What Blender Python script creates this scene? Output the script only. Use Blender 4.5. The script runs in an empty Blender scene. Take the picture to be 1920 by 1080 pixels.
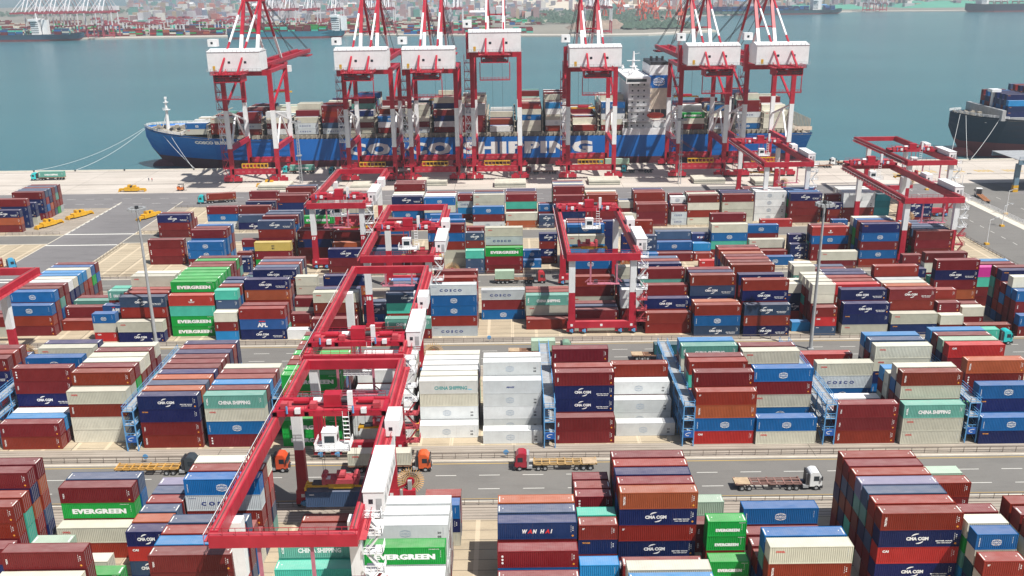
import bpy, math, random
from mathutils import Vector, Matrix
random.seed(7)
sc = bpy.context.scene
COL = sc.collection
R = math.radians
# ------------------------------------------------------------------ camera
cam_d = bpy.data.cameras.new("camera")
cam = bpy.data.objects.new("camera", cam_d)
COL.objects.link(cam)
cam.location = (0, 0, 90)
_q = Matrix.Rotation(0.0, 4, 'Z') @ Matrix.Rotation(R(90 - 18.5), 4, 'X') @ Matrix.Rotation(-0.0125, 4, 'Z')
cam.rotation_euler = _q.to_euler()
cam_d.sensor_width = 36
cam_d.lens = 36 * 1710 / 1920
cam_d.clip_start = 1
cam_d.clip_end = 20000
sc.camera = cam
# ------------------------------------------------------------------ world, sun, exposure
SUN = Vector((0.38, -0.33, 0.865)).normalized()
w = bpy.data.worlds.new("World")
sc.world = w
w.use_nodes = True
nt = w.node_tree
bg = nt.nodes["Background"]
sky = nt.nodes.new("ShaderNodeTexSky")
sky.sky_type = 'NISHITA'
sky.sun_disc = False
sky.sun_elevation = math.asin(SUN.z)
sky.sun_rotation = math.atan2(SUN.x, SUN.y)
sky.air_density = 1.3
sky.dust_density = 2.0
nt.links.new(sky.outputs[0], bg.inputs[0])
bg.inputs[1].default_value = 0.062
sd = bpy.data.lights.new("sun", 'SUN')
sd.energy = 4.8
sd.angle = R(0.55)
sd.color = (1.0, 0.965, 0.90)
so = bpy.data.objects.new("sun", sd)
COL.objects.link(so)
so.rotation_euler = (-SUN).to_track_quat('-Z', 'Y').to_euler()
so.location = (60, -40, 160)
sc.view_settings.view_transform = 'Standard'
sc.view_settings.look = 'None'
sc.view_settings.gamma = 1
sc.view_settings.exposure = 0.46
sc.cycles.max_bounces = 6
sc.cycles.diffuse_bounces = 3
sc.cycles.volume_bounces = 0
sc.cycles.use_denoising = True

HAZE = 0.00012
# ------------------------------------------------------------------ helpers
def link(o, parent=None):
    COL.objects.link(o)
    if parent: o.parent = parent
    return o

def tag(o, label=None, cat=None, group=None, kind=None):
    if label: o["label"] = label
    if cat: o["category"] = cat
    if group: o["group"] = group
    if kind: o["kind"] = kind
    return o

def empty(name, loc=(0, 0, 0), rz=0.0):
    o = bpy.data.objects.new(name, None)
    o.empty_display_size = 0.5
    COL.objects.link(o)
    o.location = loc
    o.rotation_euler = (0, 0, rz)
    return o

class MB:
    def __init__(s):
        s.v = []; s.f = []; s.m = []
    def add(s, vs, fs, m=0):
        b = len(s.v)
        s.v.extend(vs)
        for f in fs:
            s.f.append([b + i for i in f]); s.m.append(m)
    def box(s, x0, y0, z0, x1, y1, z1, m=0):
        s.add([(x0,y0,z0),(x1,y0,z0),(x1,y1,z0),(x0,y1,z0),(x0,y0,z1),(x1,y0,z1),(x1,y1,z1),(x0,y1,z1)],
              [(0,3,2,1),(4,5,6,7),(0,1,5,4),(1,2,6,5),(2,3,7,6),(3,0,4,7)], m)
        return s
    def beam(s, p, q, w, h=None, m=0, w2=None, h2=None, up=(0,0,1)):
        # box of cross-section w (sideways) x h (up) running from p to q, optionally tapering
        h = h or w; w2 = w2 or w; h2 = h2 or h
        p = Vector(p); q = Vector(q); d = (q - p).normalized(); u = Vector(up)
        if abs(d.dot(u)) > 0.98: u = Vector((0, 1, 0))
        sd_ = d.cross(u).normalized(); u = sd_.cross(d).normalized()
        vs = []
        for c, a, b in ((p, w, h), (q, w2, h2)):
            for i, j in ((-1,-1),(1,-1),(1,1),(-1,1)):
                vs.append(tuple(c + sd_ * (i * a / 2) + u * (j * b / 2)))
        s.add(vs, [(0,1,2,3),(7,6,5,4),(0,4,5,1),(1,5,6,2),(2,6,7,3),(3,7,4,0)], m)
        return s
    def cyl(s, p, q, r, n=8, m=0, r2=None):
        r2 = r if r2 is None else r2
        p = Vector(p); q = Vector(q); d = (q - p).normalized()
        a = d.orthogonal().normalized(); b = d.cross(a)
        vs = []
        for c, rr in ((p, r), (q, r2)):
            for i in range(n):
                t = 2 * math.pi * i / n
                vs.append(tuple(c + (a * math.cos(t) + b * math.sin(t)) * rr))
        fs = [(i, (i+1) % n, n + (i+1) % n, n + i) for i in range(n)]
        fs.append(tuple(range(n))[::-1]); fs.append(tuple(range(n, 2*n)))
        s.add(vs, fs, m)
        return s
    def rail(s, pts, z=1.1, step=2.0, m=0, r=0.035, bars=2):
        # handrail along a polyline: posts and horizontal bars
        for a, b in zip(pts, pts[1:]):
            a = Vector(a); b = Vector(b); n = max(1, int((b - a).length / step))
            for i in range(n + 1):
                c = a.lerp(b, i / n)
                s.beam(c, c + Vector((0, 0, z)), 2*r, 2*r, m)
            for k in range(bars):
                h = Vector((0, 0, z * (k + 1) / bars))
                s.beam(a + h, b + h, 2*r, 2*r, m)
        return s
    def build(s, name, mats, parent=None, smooth=False, mesh_only=False):
        me = bpy.data.meshes.new(name)
        me.from_pydata([tuple(v) for v in s.v], [], s.f)
        if not isinstance(mats, (list, tuple)): mats = [mats]
        for m in mats: me.materials.append(m)
        me.polygons.foreach_set("material_index", s.m)
        if smooth: me.polygons.foreach_set("use_smooth", [True] * len(s.f))
        me.update()
        if mesh_only: return me
        o = bpy.data.objects.new(name, me)
        return link(o, parent)

# ------------------------------------------------------------------ materials
MATS = {}
def N(t, k, **kw):
    n = t.nodes.new(k)
    for a, b in kw.items():
        setattr(n, a, b)
    return n
def mixc(t, fac, a, b, mode='MIX'):
    n = N(t, "ShaderNodeMix", data_type='RGBA', blend_type=mode)
    for i, x in ((0, fac), (6, a), (7, b)):
        if hasattr(x, 'node'): t.links.new(x, n.inputs[i])
        elif i == 0: n.inputs[0].default_value = x
        else: n.inputs[i].default_value = (*x, 1) if len(x) == 3 else x
    return n.outputs[2]
def ramp(t, src, lo, hi, c0=(0,0,0,1), c1=(1,1,1,1)):
    n = N(t, "ShaderNodeValToRGB")
    n.color_ramp.elements[0].position = lo; n.color_ramp.elements[1].position = hi
    n.color_ramp.elements[0].color = c0; n.color_ramp.elements[1].color = c1
    t.links.new(src, n.inputs[0])
    return n.outputs[0]
def noise(t, vec, scale, detail=3, rough=0.55, w=None):
    n = N(t, "ShaderNodeTexNoise")
    n.noise_dimensions = '4D' if w is not None else '3D'
    n.inputs['Scale'].default_value = scale; n.inputs['Detail'].default_value = detail
    n.inputs['Roughness'].default_value = rough
    if vec is not None: t.links.new(vec, n.inputs['Vector'])
    if w is not None: t.links.new(w, n.inputs['W'])
    return n.outputs[0]
def mapping(t, vec, sc_=(1,1,1), rot=(0,0,0)):
    n = N(t, "ShaderNodeMapping")
    n.inputs['Scale'].default_value = sc_; n.inputs['Rotation'].default_value = rot
    t.links.new(vec, n.inputs['Vector'])
    return n.outputs[0]
def newmat(name):
    m = bpy.data.materials.new(name); m.use_nodes = True
    t = m.node_tree
    return m, t, t.nodes["Principled BSDF"]
def bump(t, p, src, strength, dist=0.02):
    n = N(t, "ShaderNodeBump")
    n.inputs['Strength'].default_value = strength; n.inputs['Distance'].default_value = dist
    t.links.new(src, n.inputs['Height']); t.links.new(n.outputs[0], p.inputs['Normal'])

def paint(name, col, rough=0.5, var=0.25, scale=0.6, dirt=(0.16, 0.12, 0.09), dirt_amt=0.3, metal=0.0, spec=0.4):
    """worn paint on steel: broad tone changes plus streaks of grime"""
    if name in MATS: return MATS[name]
    m, t, p = newmat(name)
    tc = N(t, "ShaderNodeTexCoord").outputs['Object']
    n1 = noise(t, tc, scale, 4)
    a = mixc(t, ramp(t, n1, 0.3, 0.7), tuple(c * (1 - var * 0.5) for c in col), tuple(min(1, c * (1 + var * 0.5) + 0.01) for c in col))
    n2 = noise(t, mapping(t, tc, (2.2, 2.2, 0.25)), 1.3, 5, 0.65)
    d = ramp(t, n2, 0.56, 0.8)
    mu = N(t, "ShaderNodeMath", operation='MULTIPLY'); mu.inputs[1].default_value = dirt_amt
    t.links.new(d, mu.inputs[0])
    a = mixc(t, mu.outputs[0], a, dirt)
    t.links.new(a, p.inputs['Base Color'])
    p.inputs['Roughness'].default_value = rough; p.inputs['Metallic'].default_value = metal
    p.inputs['Specular IOR Level'].default_value = spec
    MATS[name] = m
    return m

def plain(name, col, rough=0.6, metal=0.0):
    if name in MATS: return MATS[name]
    m, t, p = newmat(name)
    tc = N(t, "ShaderNodeTexCoord").outputs['Object']
    a = mixc(t, noise(t, tc, 1.7, 2), tuple(c * 0.85 for c in col), tuple(min(1, c * 1.12) for c in col))
    t.links.new(a, p.inputs['Base Color'])
    p.inputs['Roughness'].default_value = rough; p.inputs['Metallic'].default_value = metal
    MATS[name] = m
    return m

def container_mat(name, attr, roof):
    """container paint; colour from the object (single boxes) or from a vertex colour (merged boxes)"""
    m, t, p = newmat(name)
    tcn = N(t, "ShaderNodeTexCoord")
    oi = N(t, "ShaderNodeObjectInfo")
    if attr:
        at = N(t, "ShaderNodeAttribute", attribute_name="col"); base = at.outputs['Color']
        vec = N(t, "ShaderNodeNewGeometry").outputs['Position']
        wv = N(t, "ShaderNodeValue"); wv.outputs[0].default_value = 3.0; wsrc = wv.outputs[0]
    else:
        base = oi.outputs['Color']; vec = tcn.outputs['Object']
        mm = N(t, "ShaderNodeMath", operation='MULTIPLY'); mm.inputs[1].default_value = 57.0
        t.links.new(oi.outputs['Random'], mm.inputs[0]); wsrc = mm.outputs[0]
    big = noise(t, vec, 0.35, 3, 0.6, wsrc)
    c = mixc(t, ramp(t, big, 0.3, 0.75), mixc(t, 1.0, base, (0.80, 0.80, 0.80), 'MULTIPLY'), mixc(t, 0.012, base, (0.55, 0.5, 0.48)))
    if roof:
        # sun-bleached, dusty roof paint
        f = noise(t, mapping(t, vec, (0.5, 1.4, 1)), 0.9, 4, 0.62, wsrc)
        fr = N(t, "ShaderNodeMapRange"); fr.inputs[1].default_value = 0.25; fr.inputs[2].default_value = 0.8
        fr.inputs[3].default_value = 0.10; fr.inputs[4].default_value = 0.27
        t.links.new(f, fr.inputs[0])
        c = mixc(t, fr.outputs[0], c, (0.62, 0.54, 0.52))
        rs = noise(t, vec, 2.6, 5, 0.7, wsrc)
        c = mixc(t, ramp(t, rs, 0.66, 0.76, (0,0,0,1), (0.45,0.45,0.45,1)), c, (0.20, 0.12, 0.08))
        wv_ = N(t, "ShaderNodeTexWave", wave_type='BANDS', bands_direction='X')
        wv_.inputs['Scale'].default_value = 0.9
        t.links.new(vec, wv_.inputs['Vector'])
        bump(t, p, wv_.outputs[0], 0.5, 0.03)
        p.inputs['Roughness'].default_value = 0.7
    else:
        st = noise(t, mapping(t, vec, (3.0, 3.0, 0.22)), 1.6, 5, 0.65, wsrc)
        c = mixc(t, ramp(t, st, 0.58, 0.82, (0,0,0,1), (0.38,0.38,0.38,1)), c, (0.17, 0.10, 0.07))
        sp = noise(t, vec, 5.0, 3, 0.7, wsrc)
        c = mixc(t, ramp(t, sp, 0.70, 0.76, (0,0,0,1), (0.5,0.5,0.5,1)), c, (0.19, 0.09, 0.05))
        if attr:
            wv_ = N(t, "ShaderNodeTexWave", wave_type='BANDS', bands_direction='X')
            wv_.inputs['Scale'].default_value = 1.15
            t.links.new(vec, wv_.inputs['Vector'])
            bump(t, p, wv_.outputs[0], 0.6, 0.03)
        p.inputs['Roughness'].default_value = 0.5
    t.links.new(c, p.inputs['Base Color'])
    p.inputs['Specular IOR Level'].default_value = 0.22
    return m
CBODY = container_mat("container_paint", False, False)
CROOF = container_mat("container_roof_paint", False, True)
SBODY = container_mat("far_container_paint", True, False)
SROOF = container_mat("far_container_roof_paint", True, True)
def _inkmat():
    m, t, p = newmat("lettering_vinyl")
    at = N(t, "ShaderNodeAttribute", attribute_name="col")
    c = mixc(t, ramp(t, noise(t, N(t, "ShaderNodeNewGeometry").outputs['Position'], 2.5, 4, 0.7), 0.60, 0.75, (0,0,0,1), (0.35,0.35,0.35,1)), at.outputs['Color'], (0.25, 0.2, 0.17))
    t.links.new(c, p.inputs['Base Color']); p.inputs['Roughness'].default_value = 0.5
    return m
INK = _inkmat()

RED = paint("crane_red", (0.37, 0.008, 0.026), 0.42, 0.35, 0.25, (0.10, 0.035, 0.03), 0.35)
REDT = paint("crane_red_faded", (0.43, 0.055, 0.07), 0.6, 0.4, 0.3, (0.20, 0.13, 0.12), 0.6)
WHT = paint("crane_white", (0.74, 0.75, 0.76), 0.45, 0.12, 0.3, (0.35, 0.30, 0.26), 0.4)
PINKR = paint("faded_rail_red", (0.42, 0.14, 0.19), 0.6)
DARK = plain("dark_steel", (0.03, 0.03, 0.035), 0.5)
RUBBER = plain("rubber", (0.018, 0.018, 0.02), 0.85)
GREY = paint("galvanised_grey", (0.33, 0.34, 0.35), 0.5, 0.3)
YEL = paint("machine_yellow", (0.62, 0.34, 0.015), 0.45, 0.25, 0.8)
RAILBLUE = paint("rack_blue", (0.10, 0.30, 0.56), 0.5, 0.3, 0.5, (0.25, 0.2, 0.17), 0.35)
GLASS = plain("dark_glass", (0.02, 0.03, 0.04), 0.12)
STEELRAIL = plain("rail_steel", (0.16, 0.13, 0.115), 0.5, 0.4)
WHITEP = plain("white_marking", (0.68, 0.67, 0.62), 0.7)
YELP = plain("yellow_marking", (0.55, 0.44, 0.20), 0.75)
ROPE = plain("wire_rope", (0.05, 0.05, 0.055), 0.6)
MOOR = plain("mooring_rope", (0.55, 0.57, 0.58), 0.8)

# ------------------------------------------------------------------ lettering meshes
_TX = {}
def text_geo(s, bold=0.02, shear=0.0, spacing=1.0):
    key = (s, bold, shear, spacing)
    if key in _TX: return _TX[key]
    cu = bpy.data.curves.new("t", 'FONT')
    cu.body = s; cu.size = 1; cu.offset = bold; cu.shear = shear; cu.space_character = spacing
    cu.resolution_u = 2; cu.fill_mode = 'FRONT'
    ob = bpy.data.objects.new("t", cu)
    COL.objects.link(ob)
    dg = bpy.context.evaluated_depsgraph_get()
    me = bpy.data.meshes.new_from_object(ob.evaluated_get(dg))
    vs = [(v.co.x, v.co.y) for v in me.vertices]
    fs = [tuple(p.vertices) for p in me.polygons]
    bpy.data.objects.remove(ob); bpy.data.curves.remove(cu); bpy.data.meshes.remove(me)
    x0 = min(v[0] for v in vs); x1 = max(v[0] for v in vs)
    y0 = min(v[1] for v in vs); y1 = max(v[1] for v in vs)
    vs = [((x - x0) / (x1 - x0), (y - y0) / (y1 - y0)) for x, y in vs]
    _TX[key] = (vs, fs)
    return _TX[key]

class Ink:
    """flat marks in a side plane: u to the right, z up"""
    def __init__(s): s.v = []; s.f = []; s.c = []; s.d = 0
    def poly(s, pts, col):
        b = len(s.v); s.v.extend((x, z, s.d) for x, z in pts); s.c.extend([col] * len(pts)); s.f.append(list(range(b, b + len(pts))))
    def rect(s, x0, z0, x1, z1, col): s.poly([(x0,z0),(x1,z0),(x1,z1),(x0,z1)], col)
    def text(s, t, x, z, wd, ht, col, bold=0.03, shear=0.0, spacing=1.0, vert=False):
        vs, fs = text_geo(t, bold, shear, spacing)
        b = len(s.v)
        for a, c in vs:
            s.v.append((x + a * wd, z + c * ht, s.d) if not vert else (x + ht - c * ht, z + a * wd, s.d))
            s.c.append(col)
        for f in fs: s.f.append([b + i for i in f])
    def disc(s, x, z, rx, rz, col, n=16, a0=0, a1=360):
        s.poly([(x + rx * math.cos(R(a0 + (a1 - a0) * i / n)), z + rz * math.sin(R(a0 + (a1 - a0) * i / n))) for i in range(n)], col)
    def arc(s, x, z, rx, rz, wd, a0, a1, col, n=14, taper=False):
        for i in range(n):
            q = []
            for k in (i, i + 1):
                f = k / n; a = R(a0 + (a1 - a0) * f)
                hw = wd / 2 * (math.sin(math.pi * min(1, f * 1.02)) ** 0.7 if taper else 1) + 0.002
                q.append(((x + (rx + hw) * math.cos(a), z + (rz + hw) * math.sin(a)), (x + (rx - hw) * math.cos(a), z + (rz - hw) * math.sin(a))))
            s.poly([q[0][0], q[1][0], q[1][1], q[0][1]], col)

Wt = (0.80, 0.80, 0.79); Bk = (0.02, 0.02, 0.025); Nv = (0.015, 0.04, 0.20); Rd = (0.62, 0.02, 0.02)
Or = (0.75, 0.30, 0.03); Tl = (0.06, 0.30, 0.30); Gy = (0.35, 0.42, 0.5)
def globe(k, cx, cz, r, col):
    k.arc(cx, cz, r * 0.98, r * 0.62, r * 0.09, 25, 155, col, 12)
    k.arc(cx, cz, r * 0.98, r * 0.62, r * 0.09, 205, 335, col, 12)
    k.arc(cx, cz, r * 0.55, r * 0.66, r * 0.07, 40, 140, col, 8)
    k.arc(cx, cz, r * 0.55, r * 0.66, r * 0.07, 220, 320, col, 8)
    k.rect(cx - r * 0.7, cz + r * 0.36, cx + r * 0.7, cz + r * 0.43, col)
    k.rect(cx - r * 0.7, cz - r * 0.43, cx + r * 0.7, cz - r * 0.36, col)
    k.text("COSCO", cx - r * 0.92, cz - r * 0.2, r * 1.84, r * 0.4, col, 0.04)
def cma(k, L, H, col=Wt, small=True):
    wd = 3.35 if L > 7 else 2.7; cx = L * 0.47 if L > 7 else L * 0.5; cz = H * 0.5
    k.text("CMA CGM", cx - wd / 2, cz - 0.3, wd, 0.6, col, 0.055)
    k.arc(cx + 0.15, cz + 0.22, wd * 0.33, 0.62, 0.22, 88, 165, col, 12, True)
    k.arc(cx - 0.15, cz - 0.22, wd * 0.33, 0.62, 0.22, 268, 345, col, 12, True)
    if small and L > 7:
        k.text("BETTER WAYS", L * 0.70, H * 0.32, 2.5, 0.2, col, 0.05)
        k.text("CMA CGM GROUP", L * 0.715, H * 0.21, 2.2, 0.17, col, 0.05)
def marks(code, L, H):
    k = Ink(); big = L > 7
    ink = Wt
    if code == 'g':
        wd = L * 0.73 if big else L * 0.6; ht = 0.95 if big else 0.55
        for q in (-.05, 0, .05): k.d = 1 + q * 20; k.text("EVERGREEN", L * (0.14 if big else 0.22) + q, H * 0.3, wd, ht, Wt, 0.045, spacing=1.08)
        k.d = 0
        k.text("EVERGREEN LINE", L * 0.80, H * 0.88, 1.5 if big else 1.0, 0.12, Wt, 0.02)
    elif code in 'NSP': cma(k, L, H)
    elif code == 'b': globe(k, L * 0.5, H * 0.47, 0.98 if big else 0.8, Wt); k.text("COSCO", 0.45, H * 0.2, 1.5, 0.16, Wt, 0.03, vert=True)
    elif code == 'w':
        globe(k, L * 0.46, H * 0.47, 0.95, Gy); k.text("20", L * 0.865, H * 0.45, 0.6, 0.35, Bk, 0.04); k.text("05", L * 0.865, H * 0.2, 0.6, 0.4, Bk, 0.05)
    elif code == 'c': k.text("OOCL", 0.9 if big else 0.8, H * 0.66, 1.35 if big else 0.8, 0.34 if big else 0.2, Rd, 0.06)
    elif code == 'x':
        k.text("COSCO", L * 0.2, H * 0.34, L * 0.48, 0.72, Nv, 0.045, spacing=1.7); k.text("COSCO", 0.5, H * 0.78, 1.2, 0.16, Nv, 0.02)
    elif code == 't':
        k.text("CHINA SHIPPING", L * 0.24, H * 0.3, L * 0.53, 0.85, Wt, 0.05); k.text("CSL", 0.5, H * 0.25, 1.6, 0.35, Wt, 0.05, vert=True)
    elif code == 'f': k.text("CHINA SHIPPING", L * 0.26, H * 0.3, L * 0.56, 0.85, Tl, 0.04); k.rect(L*0.83, H*0.28, L*0.9, H*0.36, (0.2,0.5,0.65))
    elif code == 'h':
        k.text("W", L*0.31, H*0.36, 0.8, 0.72, Wt, 0.06, 0.25); k.text("A", L*0.375, H*0.36, 0.72, 0.72, Rd, 0.06, 0.25); k.text("N", L*0.44, H*0.36, 0.66, 0.72, Wt, 0.06, 0.25)
        k.text("H", L*0.535, H*0.36, 0.66, 0.72, Wt, 0.06, 0.25); k.text("A", L*0.595, H*0.36, 0.72, 0.72, Rd, 0.06, 0.25); k.text("I", L*0.665, H*0.36, 0.3, 0.72, Wt, 0.06, 0.25)
    elif code == 'a':
        k.text("APL", L * 0.38, H * 0.22, 2.7, 1.2, Wt, 0.05); k.rect(L * 0.42, H * 0.74, L * 0.56, H * 0.83, Rd)
    elif code == 'y': k.text("m", L*0.47, H*0.52, 0.95, 0.42, Bk, 0.05); k.text("SC", L*0.47, H*0.2, 0.95, 0.55, Bk, 0.06)
    elif code == 'k': k.text("CAI", 0.75, H * 0.68, 0.95, 0.42, Wt, 0.06)
    elif code == 'K':
        k.disc(L * 0.5, H * 0.56, 0.28, 0.28, Wt); k.rect(L*0.43, H*0.36, L*0.57, H*0.41, Wt); k.rect(L*0.45, H*0.29, L*0.55, H*0.32, Wt)
    elif code == 'd': k.text("MAGS", L * 0.4, H * 0.42, 1.7, 0.42, Nv, 0.05, 0.3)
    elif code == 'M':
        for i in range(3): k.disc(0.75, H * (0.3 + 0.2 * i), 0.17, 0.2, Wt, 10)
    elif code in 'Ro': k.text("TRITON", 0.55, H * 0.25, 1.5, 0.34, Wt, 0.04, vert=True)
    elif code == 'n': k.text("TEXTAINER", 0.6, H * 0.74, 1.25, 0.26, Or, 0.04)
    elif code == 'm': k.text("TEX", 0.55, H * 0.3, 1.0, 0.26, Wt, 0.04, vert=True)
    elif code == 'r': k.rect(0.55, H * 0.76, 0.95, H * 0.8, Wt); k.rect(0.55, H * 0.70, 0.8, H * 0.74, Wt)
    elif code == 's': k.rect(0.7, H * 0.80, 1.5, H * 0.85, Wt)
    if code in 'mMrRonNSkKsPaht':
        col = Or if code in 'MRm' else Wt
        for i in range(4): k.rect(L - 0.95, H * (0.42 + 0.11 * i), L - 0.9, H * (0.42 + 0.11 * i) + 0.22, Wt)
        for i in range(3): k.rect(L - 0.72, H * (0.5 + 0.1 * i), L - 0.55, H * (0.5 + 0.1 * i) + 0.13, Wt)
        if code in 'mRNMoh': k.disc(L - 0.66, H * 0.2, 0.17, 0.17, Or, 10)
    elif code in 'bgTwcxl':
        for i in range(4): k.rect(L - 0.75, H * (0.42 + 0.11 * i), L - 0.7, H * (0.42 + 0.11 * i) + 0.2, Wt if code not in 'wcx' else Gy)
    return k
# ------------------------------------------------------------------ containers: what stands where
CODE = {  # base colour, words for the label
 'm': ((.165,.010,.012), "maroon container"), 'M': ((.175,.010,.014), "maroon container with three white dots"),
 'r': ((.24,.020,.010), "red-brown container"), 'R': ((.21,.022,.009), "rust-red container with upright white lettering"),
 'o': ((.37,.085,.030), "orange container"), 'n': ((.003,.014,.095), "navy container with small orange lettering"),
 'N': ((.002,.009,.080), "navy container with white swoosh lettering"), 's': ((.045,.085,.165), "slate blue container"),
 'S': ((.030,.055,.115), "faded navy container with white swoosh lettering"), 'P': ((.185,.014,.018), "maroon container with white swoosh lettering"),
 'b': ((.001,.11,.33), "bright blue container with white globe emblem"), 'l': ((.015,.22,.50), "light blue container"),
 'c': ((.56,.55,.45), "cream container with small red lettering"), 'C': ((.68,.66,.55), "plain cream container"),
 'w': ((.72,.75,.75), "white container with grey globe emblem"), 'W': ((.78,.79,.77), "plain white container"),
 'x': ((.50,.55,.57), "pale grey container with spaced navy letters"), 't': ((.12,.34,.28), "sea green container with white lettering"),
 'T': ((.07,.48,.36), "turquoise container"), 'g': ((.006,.31,.045), "green container with bold white lettering"),
 'G': ((.02,.42,.08), "plain bright green container"), 'k': ((.44,.022,.020), "bright red container with small white lettering"),
 'K': ((.42,.035,.028), "red container with white round emblem"), 'y': ((.62,.46,.12), "yellow container with black lettering"),
 'h': ((.008,.028,.12), "navy container with white and red letters"), 'a': ((.015,.08,.26), "blue container with big white letters"),
 'p': ((.60,.03,.30), "bright pink container"), 'q': ((.38,.52,.40), "pale green container"),
 'v': ((.20,.19,.30), "dusty lilac container"), 'z': ((.005,.075,.095), "dark teal container"),
 'd': ((.66,.70,.72), "pale grey container with slanted navy letters"), 'f': ((.62,.63,.60), "off-white container with teal lettering"),
}
MIX = "mmmmmmMrrrRRRnnNNsSbbccoTtxCkgl"
BLK = {  # first row, row pitch, name used in labels
 'A': (135.6, -2.82, "nearest block"), 'B': (168.0, 2.8, "second block"), 'C': (228.0, 2.8, "third block"),
 'D': (284.0, 2.8, "fourth block"), 'E': (342.0, 2.8, "farthest block"),
}
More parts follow.
